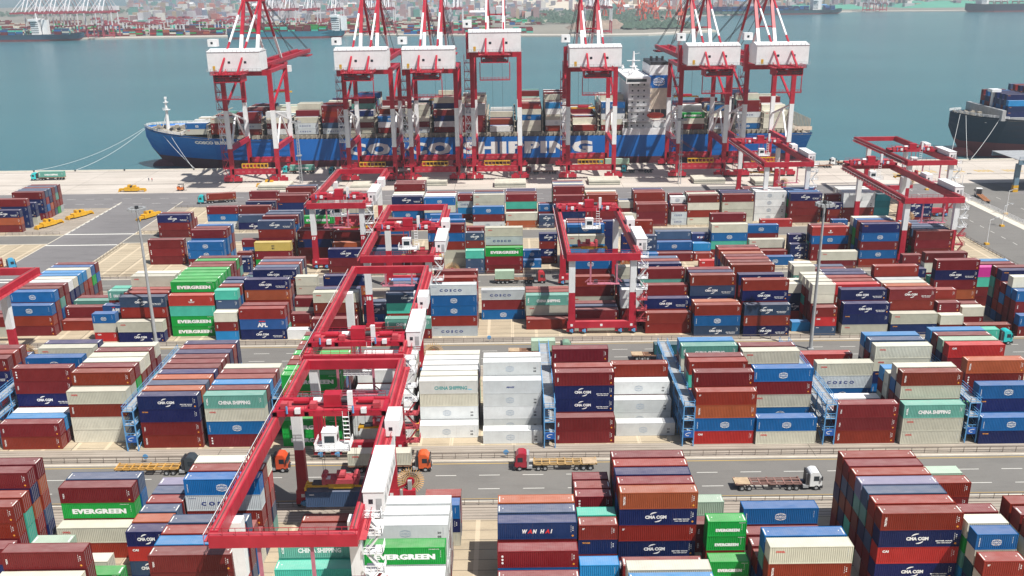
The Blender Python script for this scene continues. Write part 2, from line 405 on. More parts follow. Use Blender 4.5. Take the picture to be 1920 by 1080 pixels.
DATA = """
A|-92.3|40|0:nsrom 1:mroNm 2:mTTR 3:mmRR 4:2m
A|-75.7|20|4.6:3q
A|-75.5|40|0:4s 1:rmgm 2:rc 7.4:mrmm 8.4:3C
A|-69.6|20|5:2C
A|-66.4|20|6.2:2g
A|-60.1|20|0:4v 1:4s 2:4r 3:4s 4:4o 5:NSkN
A|-53.5|40|0:5C 1:5r 2:nmRxb 2.9:2m 3.8:3r 4.8:4s 5.84:4r 6.85:4l 7.81:rmmm
A|-36.6|40|0:1r 1:1m 2:1W
A|-35.4|40|6.7:nmTt 7.7:3T 8.7:2b 9.7:2C
A|-22.4|40|3.15:mwww 4.25:4w 5.3:mwww 6.35:2w 7.4:nwwg 8.4:3w 9.4:3W
A|-15.2|20|0.2:3r 1.2:cnb
A|-2.7|40|3.2:4o 4.2:4s 5.25:mmmh 6.35:nbM 7.4:2m
A|9.85|20|0:4m 1:4r 1.97:nmmM 3.9:4T 4.9:mrnr 5.9:2l
A|16.35|40|0.05:5m 1.05:5r 2.05:5n 3.05:5m 4.03:mNrNo 5.2:1s 6.3:2m 8.1:3C 9.15:3l
A|28.7|20|1.2:3q 2.3:2m 3.5:cmm
A|29.9|20|4.7:mrgg 5.75:2g
A|37.1|40|2.5:rmb 3.5:cm 4.6:2m 5.7:2r 6.75:4b 7.75:mrRc
A|54.6|40|0.4:5r 1.4:5m 2.4:5r 3.4:5v 4.4:5s 5.4:5r 6.4:mNkNR
A|67.3|20|1.4:5q 2.5:5r 4.5:4m 5.5:5m 6.55:5C 7.6:mnzCb 8.6:mzCr
A|74.8|40|5.6:5r 6.65:5m 7.7:5r
B|-121.2|40|4.9:mmnNm 6:5r 7:5m 8:4s
B|-105.1|40|0:Rm 0.95:2l 1.9:2W 2.95:mmNmM 3.95:3r 4.95:mmmmb 5.95:4m 6.95:5c 7.95:mmrmn
B|-91.6|40|1:CCRc 2.02:CCRcR 3.05:5m 4.08:5C 5.1:5c 6.15:5m 7.2:5C
B|-76.1|40|0:RmnN 1.02:4o 2.04:4s 3.06:4o 4.08:4n 5.1:4m 6.1:4m 7.1:4m 8.1:4n 9.1:4r 10.1:4N
B|-62.7|40|0:Mbct 1:4m 2:4l 3:4r 4:4m 5:4c 7.5:2r
B|-47.4|40|0:gg 1.1:ggggg 2.1:mrgrG 3.1:5m 4.1:5r 5.1:5G 6.1:5m 7.1:5r 8.1:5G 9.1:5m
B|-33.4|40|1:ww 2.1:wwW 3.1:www 4.2:4W 5.2:4w 6.3:4C 7.4:4W
B|-19.6|40|1:1w 2.05:wwCf 3.1:4C 4.1:4w 5.15:4W 6.2:4w 7.2:4C
B|-6.3|40|0:1w 1.95:wwwd 3:wwwww 4.1:5W
B|8.5|40|-0.1:mm 0.9:mmNNm 1.95:5r 5.4:mmmmm
B|21.3|40|0.95:1w 2.75:ww 3.75:wmw 4.7:mmmr
B|36.8|40|-0.45:kbor 0.6:mmmrm 2.6:5r 3.6:5m 5.7:mCmCt 6.8:5l
B|49.3|40|-0.6:cb 1.2:mbcmb 2.2:4m 4.5:mmbmc 5.6:5m
B|65.4|40|-0.65:Rmm 0.4:2m 2.6:2W 4.4:mbxc 8.7:mmK
B|79.2|20|9.6:nC
B|78.5|40|-0.85:cct 0.15:mcmcR 1.2:5C 2.3:4c 3.3:4l 5.2:mbncc 6.45:5s 7.5:5l
B|94.3|40|-0.95:nb 0.05:mbnb 2.2:mmmMo 5.2:mmTmk 6.25:5q 7.3:5m 8.4:5l
C|-148.6|40|1.5:2m 2.6:2m
C|-137.0|40|1.7:mRb 2.75:mmRb 3.8:4m 4.85:4m 5.9:4W 6.95:4C 8:4l 9:4l 10:4C 11:4b 12:4m
C|-124.5|40|3:1r 4.05:mM 6:2t 7:2m
C|-111.8|20|0:kCb 2.4:mma 4:mmmt 5:4T
C|-105.0|40|-0.35:Nc 0.85:mmrS 2.1:4r 3.15:4r 4.1:mmmcc 5.15:5C
C|-92.1|40|1.1:ggTK 2.15:mmmmg 3.15:5g 4.15:5G 5.15:5G 6.2:5G 7.2:5m 8.2:5m 9.25:5g 10.3:5m
C|-79.4|20|-0.05:lmC 1:mmCsT 2.3:5r 3.4:5s 4.6:5n 11:3z 12:3N
C|-72.7|40|0:Nar 1.1:3m 2.55:mmroN 3.6:4m 5.75:mmmmN 6.7:5s 7.7:5r 8.7:5s 9.7:5m
C|-60.3|20|0:1W 1.9:rM 3.9:3m 5:mmmcc
C|-53.6|40|-0.2:2m 1.5:mmRc 2.6:4n 6.7:mmon
C|-40.3|20|0.2:1r 1.6:3S 2.6:3s
C|-33.8|40|-0.4:mt 1.1:mrTS 3:3b 4:4s 5:4b
C|-21.6|40|0.25:xrbbx 1.3:4r 2.45:mmmmr 4.6:5m
C|-8.6|40|4.7:bmx
C|3.8|40|1.75:1r 2.9:mct 3.95:3r 4.95:3r
C|16.6|40|1.3:2m 2.35:2s 3.4:2m 5.45:mcmR 8.1:mmmmb
C|29.6|20|2.4:mmww 3.6:4s 5:4s 7:mmmcc
C|35.7|40|0.3:rR 1.5:mrN 2.45:mmmM 4.4:5m 6.15:mmmmN 7.2:5r 8.2:5s
C|48.3|40|-0.55:Sbr 0.45:3o 2.2:mmNSR 3.2:5n 4.2:5m
C|61.3|40|-0.7:NRS 0.5:mmmNr 2.2:mmmmN 5.4:mmmmR 6.45:5m 7.5:5r 8.5:5m 9.5:5o 11:5r 12:5m
C|75.1|20|0.4:1l 3.6:4C 4.7:4C
C|79.8|20|-0.7:skm 0.5:mmmCC 1.6:5C 2.7:5C 3.8:5C 6.4:5C 7.5:5C
C|87.4|40|-0.7:cnN 0.35:mmmN 2:4k 3.1:4r 4.2:4r 5.3:4n 6.3:4n
C|90.5|40|13.6:2m 14.6:2s
C|100.3|40|-0.75:nc 0.3:mmrP 1.35:4o 2.35:4C 3.3:4x 4.35:mmmmr
C|113.4|20|-0.75:mC 0.2:mmM 1.3:4r 8:4n 9:4m
C|119.6|40|-1.25:1R 6.1:moMNM 8.7:5m
C|121.9|20|1.4:mC 2.5:2m
C|132.7|40|-1.7:mb -0.65:mmmb 0.4:mmmbC 1.45:4m 2.5:5n 3.6:5m 6.9:mmTp 8.1:4m 9.1:4l
D|-123.4|40|5.3:mMm
D|-109.0|40|4.1:mbb 5.8:mbbm 6.85:4m 8:4b
D|-92.2|20|1.6:nN 3.7:mm 6.1:mbm
D|-85.9|40|3.5:gmy 5.7:mmmrS 8.1:5m 9.4:5s 10.7:5s
D|-72.2|40|4.8:mmnm 6:4r
D|-59.6|40|0.2:mmN 3:3o 4.2:4m
D|-46.4|40|0:3s 2:4m 4:5o 6:5m
D|-27.6|40|3:ccrbm 5:5b
D|-14.9|20|0:ssT 1.05:ssTrS 3.6:5r
D|-8.5|40|0:mmg 1.2:mmmxc
D|3.8|20|2.1:1b 3.1:nb
D|9.3|20|3.7:mNrN
D|18.3|40|1.05:mmlc 2.1:mmmmb 3.2:5m 4.4:5m
D|30.2|20|5.7:nnnnn
D|36.6|20|3:4n
D|42.0|20|1:2b 2.2:mlSS 5.7:mmSrr
D|49.3|40|3.9:1m 5.2:mb 6.3:mms
D|61.8|20|1:1k 4.1:1R 5.2:ml 6.3:mbh
D|68.0|40|5.4:mTbc 6.5:mTbcm
D|81.3|40|1.9:1b 4.5:1m 5.8:mc 8.8:mmb
D|94.2|20|4.3:NN 5.35:mNN
D|100.4|40|0.2:mc 3.5:mmbK 4.6:4m
D|113.8|40|0.7:rbmbn 1.75:5m 2.8:5b 3.85:5C
D|126.3|20|-0.8:2m 2.8:mmmoo
D|132.0|40|1.1:mmmm 2.3:4s 3.4:4s 4.5:4s 5.6:4s
E|-202.7|40|1.1:moN 3.4:nnnm 5.5:3n 7.9:mnNm 8.9:4s 9.9:4s 10.9:4m 11.8:4s 12.8:4m
E|-133.2|40|-2.8:mmN -1.7:3m -0.6:2r
E|-118.5|40|1.7:wbm
E|-109.1|40|9:mN 10.2:2r 11.3:mmm
E|-105.9|40|0.8:Ns 1.9:mmm
E|-92.1|40|3.7:mmnm 5:4m 9:4m 10.2:4s
E|-80.5|40|-0.2:mg 2:3S
E|-66.0|40|0:KM 1.3:3c
E|-46.4|40|2:mbNN 3.1:4W 4.2:4C 5.5:5m 6.5:5m 7.5:5m
E|-33.6|40|1:mbcb 2.1:4W 3.2:4W 4.4:4m
E|-31.2|40|-0.3:mb
E|-21.2|20|4.7:mlxm 5.7:4s
E|-14.7|40|-0.3:wmb 2.6:mmcc 3.7:4s 4.8:4m
E|-2.0|40|0.1:oc 2.6:mmTm 3.7:4m 4.8:4n 5.8:4n
E|10.7|20|-0.3:SS 1.8:mmb 2.8:3m
E|16.5|40|0.3:3N 1.4:4m 2.4:5m 3.3:5s 4.2:5c 5.1:5s 6:5m
E|29.3|40|1.7:mmrR 2.8:4o 3.9:4C
E|42.4|20|0:2C 3.2:mmC 4.3:3s
E|48.2|40|0:mmm 1:3r 2.8:mmrR 3.9:4m 4.9:4n
E|62.0|20|0.6:xxM 1.8:xxMw 3.5:4m
E|68.3|40|0.6:crCm 1.7:4C 2.7:4m 5:3T
E|81.7|40|0.8:cccm 2:4N 3.1:4N
E|95.4|40|-1.2:1k 2.3:wwww 3.4:4W 4.5:4W 9:3M 10:3m
E|108.0|40|0.9:mmmN 2:4b 3.1:4b 4.2:4b
E|122.6|20|-1.4:1b 0.9:mRN 1.9:mmmm 4:3c
E|128.6|40|1:mmww 2.1:4W 3.2:4W 4.3:4W
E|141.6|20|1.7:zzzz
E|149.0|40|-0.7:mNN
"""
LEN = {20: 6.06, 40: 12.19}
RECS = []
_rg = random.Random(11)
_bays = {}
for _ln in DATA.strip().splitlines():
    _b, _x, _l, _rows = _ln.split('|')
    _y0, _dy, _ = BLK[_b]
    _bays.setdefault(_b, []).append(float(_x))
    _items = []
    for it in _rows.split():
        k, st = it.split(':'); k = float(k)
        if st[0].isdigit(): st = ''.join(_rg.choice(MIX) for _ in range(int(st[0]) - 1)) + st[1]
        _items.append((k, st))
    _items.sort()
    L = LEN[int(_l)]; H = 2.9 if L > 7 else 2.6
    if _b == 'A' and abs(float(_x) + 60.1) < .01: H = 2.6
    # fill hidden gaps between rows with lower stacks
    fill = []
    for (k0, s0), (k1, s1) in zip(_items, _items[1:]):
        k = k0 + 1.05
        while k + 1.0 <= k1 + 0.05 and k1 - k0 < 3.2 and _b in 'BC':
            n = max(0, min(len(s0), len(s1)) - 2)
            if n: fill.append((k, ''.join(_rg.choice(MIX) for _ in range(n))))
            k += 1.05
    for (k, st) in sorted(_items + fill):
        for t, ch in enumerate(st):
            RECS.append(dict(b=_b, x=float(_x) + _rg.uniform(-.05, .05), y=_y0 + _dy * k, z=0.02 + t * (H + 0.01), L=L, H=H, c=ch, k=k, t=t, n=len(st), bx=float(_x)))
# ---- boxes on the big ship: bays along its length, from the near rail inward
SHIP_DECK = 14.2
_ship = [(-170.0,2,1,'b'),(-156.6,3,2,'c'),(-141.5,4,3,'m'),(-126.5,4,3,'w'),(-112,3,4,'c'),(-97.5,5,4,'m'),(-83,4,5,'n'),(-68.6,3,4,'b'),
         (-54,5,4,'c'),(-39.5,4,5,'m'),(-25,5,5,'x'),(-10.5,1,2,'W'),(4,5,5,'r'),(18.5,5,5,'l'),(33,1,2,'r'),(47.5,5,5,'b'),(89,3,3,'g'),(103.5,2,3,'m'),(118,5,5,'m'),(132,3,4,'c')]
for i, (x, n0, n1, c) in enumerate(_ship):
    for r in range(16):
        n = n0 if r < 2 else max(1, n1 + _rg.choice((-1, 0, 0, 1)))
        yy = 477.2 + r * 2.5
        if x < -150: yy += 3; 
        if x < -150 and r > 10: continue
        for t in range(n):
            ch = c if (t == n - 1 and r == 0) else _rg.choice("mmmMrRbnscccxwCCWxt")
            RECS.append(dict(b='S', x=x, y=yy, z=SHIP_DECK + 2.2 + t * 2.9, L=12.19, H=2.88, c=ch, k=r, t=t, n=n, bx=x))
for i, (x, n0, c) in enumerate([(262, 3, 'b'), (276.5, 4, 'n'), (291, 4, 'm')]):
    for r in range(12):
        for t in range(n0 + (r % 2)):
            RECS.append(dict(b='S', x=x, y=484 + r * 2.5, z=19.5 + t * 2.9, L=12.19, H=2.88, c=_rg.choice("bnmnNsmrl"), k=r, t=t, n=n0, bx=x))
# which boxes show, and how large, as the photograph's viewpoint sees them (rays against plain boxes)
from mathutils.bvhtree import BVHTree
def shown(step=3):
    vs = []; fs = []; own = []
    for i, r in enumerate(RECS):
        x0, y0, z0 = r['x'], r['y'], r['z']; x1, y1, z1 = x0 + r['L'], y0 + 2.44, z0 + r['H']; b = len(vs)
        vs += [(x0,y0,z0),(x1,y0,z0),(x1,y1,z0),(x0,y1,z0),(x0,y0,z1),(x1,y0,z1),(x1,y1,z1),(x0,y1,z1)]
        for f in ((0,1,5,4),(4,5,6,7),(1,2,6,5),(3,0,4,7),(2,3,7,6)): fs.append([b + k for k in f]); own.append(i)
    tree = BVHTree.FromPolygons(vs, fs); cnt = {}
    rot = cam.rotation_euler.to_matrix(); o = Vector(cam.location)
    for v in range(0, 1080, step):
        for u in range(0, 1920, step):
            h = tree.ray_cast(o, rot @ Vector(((u - 960) / 1710, (540 - v) / 1710, -1)))
            if h[2] is not None: i = own[h[2]]; cnt[i] = cnt.get(i, 0) + 1
    return cnt
_cnt_px = shown()
VIS = set(_cnt_px)
TOP = set(sorted((i for i in VIS if RECS[i]['b'] != 'S'), key=lambda i: (-_cnt_px[i], i))[:276])
# ------------------------------------------------------------------ containers: meshes
def _rib(x0, x1, pitch, dep):
    n = max(1, int((x1 - x0) / pitch)); pr = (x1 - x0) / n; out = []
    for i in range(n):
        a = x0 + i * pr
        out += [(a, 0), (a + pr * .28, 0), (a + pr * .5, dep), (a + pr * .78, dep)]
    out.append((x1, 0))
    return out
def container_body(L, H, smooth, plates):
    W = 2.438; b = MB(); e = 0.13
    dep = 0.003 if smooth else 0.042
    for x in (0, L - e):
        for y in (0, W - e): b.box(x, y, 0, x + e, y + e, H)
    for y in (0.006, W - 0.116):
        b.box(e, y, 0.02, L - e, y + .11, .17); b.box(e, y, H - .11, L - e, y + .11, H - .006)
    for x in (0.006, L - 0.116):
        b.box(x, e, 0.02, x + .11, W - e, .17); b.box(x, e, H - .13, x + .11, W - e, H - .006)
    z0, z1 = .17, H - .11
    pts = _rib(e, L - e, 0.30 if not smooth else 0.6, dep)
    for side in (0, 1):
        y = (lambda d: .022 + d) if side == 0 else (lambda d: W - .022 - d)
        vs = []; fs = []
        for (x, d) in pts: vs += [(x, y(d), z0), (x, y(d), z1)]
        for i in range(len(pts) - 1):
            f = (2*i, 2*i+2, 2*i+3, 2*i+1); fs.append(f if side == 0 else f[::-1])
        b.add(vs, fs)
    pts = _rib(e, W - e, 0.30, dep); vs = []; fs = []
    for (y, d) in pts: vs += [(.022 + d, y, z0), (.022 + d, y, z1)]
    for i in range(len(pts) - 1): fs.append((2*i+1, 2*i+3, 2*i+2, 2*i))
    b.add(vs, fs)
    b.add([(.02,.02,H-.035),(L-.02,.02,H-.035),(L-.02,W-.02,H-.035),(.02,W-.02,H-.035)], [(0,1,2,3)], 1)
    b.add([(.1,.1,.1),(L-.1,.1,.1),(L-.1,W-.1,.1),(.1,W-.1,.1)], [(3,2,1,0)], 0)
    if plates:
        for x in (.16, L - .34): b.box(x, .45, H - .034, x + .18, W - .45, H - .02, 2)
        for x in (.75, L - .9): b.box(x, W * .5, H - .034, x + .16, W * .5 + .2, H - .02, 2)
    return b.build("body", [CBODY, CROOF, WHITEP], mesh_only=True)
def container_door(L, H):
    W = 2.438; b = MB()
    for y in (.14, W / 2 + .01):
        b.box(L - .10, y, .18, L - .055, y + W / 2 - .15, H - .14, 0)
        for q in (.25, .75): 
            yy = y + (W / 2 - .15) * q
            b.cyl((L - .03, yy, .1), (L - .03, yy, H - .06), .02, 5, 1)
        for z in (.25, .5, .75): b.box(L - .056, y + .05, H * z, L - .04, y + W / 2 - .2, H * z + .04, 0)
    return b.build("door", [CBODY, GREY], mesh_only=True)
def lettering(code, L, H):
    k = marks(code, L, H)
    if not k.v: return None
    me = bpy.data.meshes.new("lettering")
    me.from_pydata([(x, 0.0155 - d * .003, z) for x, z, d in k.v], [], k.f)
    at = me.color_attributes.new("col", 'FLOAT_COLOR', 'POINT')
    at.data.foreach_set("color", [c for q in k.c for c in (*q, 1.0)])
    me.materials.append(INK)
    return me
_cm = {}
def cache(key, fn, *a):
    if key not in _cm: _cm[key] = fn(*a)
    return _cm[key]
TOP_GROUP = "shipping containers stacked in the yard"
ORD = "first second third fourth fifth sixth seventh eighth ninth tenth eleventh twelfth thirteenth fourteenth fifteenth sixteenth seventeenth eighteenth nineteenth twentieth twenty-first twenty-second twenty-third twenty-fourth twenty-fifth twenty-sixth twenty-seventh twenty-eighth twenty-ninth thirtieth thirty-first thirty-second thirty-third thirty-fourth thirty-fifth thirty-sixth".split()
_cols = {b: sorted(set(v)) for b, v in _bays.items()}
_rowsof = {}
for i, r in enumerate(RECS):
    if r['b'] != 'S': _rowsof.setdefault((r['b'], r['bx']), set()).add(r['y'] if False else round(BLK[r['b']][0] + BLK[r['b']][1] * r['k'], 2))
def jit(c, rg, a=.16):
    f = 1 + rg.uniform(-a, a)
    return tuple(max(0.002, min(.85, x * f + rg.uniform(-.004, .004))) for x in c)
SV = []; SF = []; SM = []; SC = []
def s_add(vs, fs, col, m):
    b = len(SV); SV.extend(vs); SC.extend([col] * len(vs))
    for f in fs: SF.append([b + i for i in f]); SM.append(m)
def s_box(x0, y0, z0, x1, y1, z1, col, m=0, roof=False):
    s_add([(x0,y0,z0),(x1,y0,z0),(x1,y1,z0),(x0,y1,z0),(x0,y0,z1),(x1,y0,z1),(x1,y1,z1),(x0,y1,z1)],
          [(0,3,2,1),(0,1,5,4),(1,2,6,5),(2,3,7,6),(3,0,4,7)] + ([] if roof else [(4,5,6,7)]), col, m)
    if roof: s_add([(x0,y0,z1),(x1,y0,z1),(x1,y1,z1),(x0,y1,z1)], [(0,1,2,3)], col, 1)
_rc = random.Random(5)
for i, r in enumerate(RECS):
    base, words = CODE[r['c']]
    col = jit(base, _rc)
    L, H, X, Y, Z = r['L'], r['H'], r['x'], r['y'], r['z']
    if i in TOP:
        o = empty("shipping_container", (X, Y, Z))
        col_n = _cols[r['b']].index(r['bx'])
        rows = sorted(_rowsof[(r['b'], r['bx'])])
        row_n = rows.index(round(BLK[r['b']][0] + BLK[r['b']][1] * r['k'], 2))
        tier = "top" if r['t'] == r['n'] - 1 else ("bottom" if r['t'] == 0 else ORD[r['t']])
        lab = f"{words}, {tier} tier, {ORD[row_n]} row, {ORD[col_n]} column, {BLK[r['b']][2]}"
        tag(o, lab, "container", TOP_GROUP)
        smooth = r['c'] in 'wWdf'
        pl = (i % 3 != 0) and r['c'] not in 'wWCcxdf'
        bo = bpy.data.objects.new("body", cache(('b', L, H, smooth, pl), container_body, L, H, smooth, pl))
        link(bo, o); bo.color = (*col, 1)
        do = bpy.data.objects.new("door", cache(('d', L, H), container_door, L, H))
        link(do, o); do.color = (*[min(.85, c * 1.03) for c in col], 1)
        lm = cache(('l', r['c'], L, H), lettering, r['c'], L, H)
        if lm: link(bpy.data.objects.new("lettering", lm), o)
    elif i in VIS:
        W = 2.438; e = .1
        s_box(X + .03, Y + .035, Z + .05, X + L - .03, Y + W - .035, Z + H - .03, col, 0, True)
        dk = tuple(c * .92 for c in col)
        for x in (X, X + L - e):
            s_box(x, Y, Z, x + e, Y + e, Z + H, dk); s_box(x, Y + W - e, Z, x + e, Y + W, Z + H, dk)
        s_box(X + e, Y + .004, Z + H - .1, X + L - e, Y + .03, Z + H - .01, dk); s_box(X + e, Y + .004, Z, X + L - e, Y + .03, Z + .14, dk)
        if r['t'] == r['n'] - 1 and i % 3 and r['c'] not in 'wWCcx' and r['b'] != 'S':
            for x in (X + .2, X + L - .4): s_add([(x, Y+.5, Z+H-.02),(x+.2, Y+.5, Z+H-.02),(x+.2, Y+W-.5, Z+H-.02),(x, Y+W-.5, Z+H-.02)], [(0,1,2,3)], Wt, 2)
        if r['x'] < 0:
            for q in (.2, .4, .6, .8): s_box(X + L - .03, Y + W * q, Z + .1, X + L + .01, Y + W * q + .04, Z + H - .1, (.3, .3, .3))
        if r['b'] != 'S' or r['k'] < 2:
            k = cache(('ink', r['c'], L, H), marks, r['c'], L, H)
            if k.v:
                b = len(SV); SV.extend((X + x, Y - .002 - d * .004, Z + z) for x, z, d in k.v); SC.extend(k.c)
                for f in k.f: SF.append([b + j for j in f]); SM.append(2)
    else:
        s_box(X, Y, Z, X + L, Y + 2.43, Z + H, col, 0, True)
def finish_stuff():
    me = bpy.data.meshes.new("shipping_containers")
    me.from_pydata(SV, [], SF)
    for m in (SBODY, SROOF, INK): me.materials.append(m)
    me.polygons.foreach_set("material_index", SM)
    at = me.color_attributes.new("col", 'FLOAT_COLOR', 'POINT')
    at.data.foreach_set("color", [c for q in SC for c in (*q, 1.0)])
    me.update()
    o = link(bpy.data.objects.new("shipping_container", me))
    tag(o, "all the farther and smaller shipping containers, on the quay side, ships and opposite shore", "containers", kind="stuff")
# ------------------------------------------------------------------ yard gantry cranes
def ink_obj(k, y, parent, name="number_sign"):
    me = bpy.data.meshes.new(name)
    me.from_pydata([(x, y - d * .03, z) for x, z, d in k.v], [], k.f)
    at = me.color_attributes.new("col", 'FLOAT_COLOR', 'POINT')
    at.data.foreach_set("color", [c for q in k.c for c in (*q, 1.0)])
    me.materials.append(INK)
    return link(bpy.data.objects.new(name, me), parent)
GW = 19.3
def yard_crane(X, Y, trol, label, spz=None, spx=3.4, num=None, dirt=False, front=1.6):
    """rail gantry over a block: X left edge, Y front beam, trol trolley position along the girders"""
    o = empty("yard_gantry_crane", (X, Y, 0))
    tag(o, label, "gantry crane", "red and white yard gantry cranes")
    GL = 58.5; yl = (front, 43.5)
    for x, nm in ((0, 'l'), (GW - 1.15, 'r')):
        g = MB(); g.box(x, .9, 20.7, x + 1.15, GL - .9, 22.9, 0)
        g.box(x + .2, 1, 22.9, x + .95, GL - 1, 22.96, 1)
        g.box(x + .5, 1, 22.96, x + .62, GL - 1, 23.08, 2)
        for i in range(13): g.box(x - .03, 2 + i * 4.4, 20.9, x, 2.12 + i * 4.4, 22.7, 0); g.box(x+1.15, 2 + i * 4.4, 20.9, x+1.18, 2.12 + i * 4.4, 22.7, 0)
        g.build("girder", [RED, REDT, STEELRAIL], o)
    for y in (0, GL - .9):
        g = MB(); g.box(0, y, 20.9, GW, y + .9, 22.7, 0); g.box(0, y + .1, 22.7, GW, y + .8, 22.74, 1)
        g.build("end_beam", [RED, REDT], o)
    g = MB(); g.rail([(.2, .05, 22.75), (GW - .2, .05, 22.75)], 1.1, 1.6, 0, .03)
    g.rail([(GW + .9, 3, 21.3), (GW + .9, GL - 3, 21.3)], 1.1, 2.4, 0, .03)
    g.build("handrail", [RED], o)
    g = MB(); g.box(-1.0, 1, 21.2, -.05, GL - 1, 21.28, 0); g.box(GW + .02, 1, 21.2, GW + .95, GL - 1, 21.28, 0)
    for i in range(int(GL / 3)): g.beam((-.95, 1 + i * 3, 20.7), (-.95, 1 + i * 3, 22.3), .07, .07, 0)
    g.beam((-.95, 1, 22.3), (-.95, GL - 1, 22.3), .07, .07, 1); g.beam((-1.0, 1, 21.75), (-1.0, GL - 1, 21.75), .05, .05, 0)
    g.build("walkway", [REDT, WHT], o)
    g = MB()   # looping festoon cables under the walkway rail
    n = 22
    for i in range(n):
        y0 = 3 + i * (trol - 4) / n if trol > 12 else 3 + i * .8; y1 = y0 + (trol - 4) / n * .9 if trol > 12 else y0 + .7
        g.beam((-1.15, y0, 22.2), (-1.15, (y0 + y1) / 2, 21.0), .10, .10, 0); g.beam((-1.15, (y0 + y1) / 2, 21.0), (-1.15, y1, 22.2), .10, .10, 0)
    g.build("cable_festoon", [DARK], o)
    for y in yl:
        for x in (1.5, GW - 1.6):
            g = MB()
            g.beam((x, y, 11.8), (x, y, 20.75), 1.65, 1.15, 1, 1.65, 1.9, up=(0, 1, 0))
            g.beam((x, y, 3.2), (x, y, 11.8), 1.95, 1.15, 0, 1.65, 1.15, up=(0, 1, 0))
            for zz in (6, 9, 14.8, 17.8): g.box(x - .9 - (0 if zz > 12 else .05), y - .60, zz, x + .9, y - .58, zz + .05, 1 if zz > 12 else 0)
            g.build("leg", [RED, WHT], o)
        g = MB(); g.box(.3, y - .65, 1.75, GW - .4, y + .65, 3.55, 0); g.box(.3, y - .55, 3.55, GW - .4, y + .55, 3.59, 1)
        for x in (1.5, GW / 2 - .2, GW - 1.8): g.box(x - .32, y - .67, 2.3, x + .32, y - .655, 2.95, 2)
        g.build("sill_beam", [RED, REDT, WHT], o)
        for x in (1.2, 4.6, GW - 5.0, GW - 1.4):
            g = MB(); g.box(x - 1.1, y - .35, .75, x + 1.1, y + .35, 1.75, 0)
            for q in (-.65, .65): g.cyl((x + q, y - .16, .5), (x + q, y + .16, .5), .42, 12, 1)
            g.cyl((x, y - .75, 1.05), (x, y - .35, 1.05), .28, 8, 2); g.box(x + .2, y - .8, .6, x + .7, y - .3, 1.5, 2)
            g.build("bogie", [RED, DARK, RAILBLUE], o)
    # control houses on the right girder
    g = MB(); g.box(GW - .2, 7, 21.6, GW + 2.6, 20, 24.7, 0); g.box(GW - .3, 6.9, 24.7, GW + 2.7, 20.1, 24.82, 0)
    g.box(GW + .5, 6.97, 22.9, GW + 1.1, 7.0, 23.6, 1); g.box(GW + 1.5, 6.97, 21.8, GW + 2.3, 6.99, 23.7, 2)
    for i in range(5): g.box(GW + 2.6, 8 + i * 2.4, 22.3, GW + 2.63, 9.3 + i * 2.4, 23.6, 2)
    for i in range(3): g.box(GW + 1.3, 6.9 - .35 * i, 21.6 - .3 * i, GW + 2.5, 7.3 - .35 * i, 21.7 - .3 * i, 2)
    g.build("electrical_house", [WHT, GLASS, GREY], o)
    g = MB(); g.box(GW - .1, 29, 21.6, GW + 2.2, 34, 24.4, 0); g.box(GW + .5, 28.97, 22.6, GW + 1.1, 29.0, 23.2, 1)
    g.build("control_cabin", [WHT, GLASS], o)
    # trolley
    t = MB(); ty = trol
    for yy in (ty - 2.6, ty + 2.2): t.box(.3, yy, 23.1, GW - .4, yy + .7, 24.0, 0)
    for x in (.3, 5.5, 12.5, GW - 1.2): t.box(x, ty - 2.6, 23.15, x + .7, ty + 2.9, 23.9, 0)
    t.box(1, ty - 2.4, 23.62, GW - 1.1, ty + 2.6, 23.68, 1)
    for x in (3.2, GW - 5.4): t.cyl((x, ty + .6, 24.5), (x + 2.6, ty + .6, 24.5), .55, 12, 0)
    t.box(8.4, ty - .9, 23.9, 11.2, ty + 1.1, 26.1, 0)
    t.cyl((6.6, ty + .2, 24.7), (8.4, ty + .2, 24.7), .5, 10, 3); t.cyl((11.2, ty + .2, 24.7), (12.4, ty + .2, 24.7), .55, 10, 2)
    t.box(12.6, ty - 2.2, 23.9, 13.4, ty - 1.5, 27.2, 3)
    for x in (4.0, 14.8): t.box(x, ty - 2.9, 23.7, x + .9, ty - 2.3, 24.6, 3); t.cyl((x - 1.3, ty - 2.7, 23.7), (x - 1.3, ty - 2.7, 25.0), .18, 6, 4)
    for x in (1.4, 6.2, 16.6): t.box(x, ty - 1.6, 23.9, x + 1.1, ty - .3, 24.9, 1)
    t.rail([(1, ty - 2.7, 24), (GW - 1.2, ty - 2.7, 24)], 1.0, 1.5, 0, .03); t.rail([(1, ty + 2.9, 24), (GW - 1.2, ty + 2.9, 24)], 1.0, 1.5, 0, .03)
    t.build("trolley", [RED, REDT, DARK, WHT, RAILBLUE], o)
    c = MB(); cx = 9.6; cy = ty - 3.4
    c.box(cx - 1.2, cy - 1, 18.3, cx + 1.2, cy + 1.2, 21.0, 0); c.box(cx - 1.25, cy - 1.05, 21.0, cx + 1.25, cy + 1.25, 21.1, 0)
    c.box(cx - .8, cy - 1.02, 19.2, cx + .85, cy - 1.0, 20.4, 1); c.box(cx + 1.2, cy - .6, 19.2, cx + 1.22, cy + .8, 20.3, 1)
    c.box(cx - 2.3, cy - 2.0, 18.15, cx + 3.4, cy + 1.6, 18.25, 0)
    c.rail([(cx - 2.3, cy - 2.0, 18.2), (cx + 3.4, cy - 2.0, 18.2), (cx + 3.4, cy + 1.6, 18.2)], 1.2, .8, 0, .04, 3); c.rail([(cx - 2.3, cy - 2.0, 18.2), (cx - 2.3, cy + 1.6, 18.2)], 1.2, .8, 0, .04, 3)
    for x in (cx - .9, cx + .9): c.beam((x, cy + .9, 21), (x, cy + .9, 23.2), .15, .15, 2)
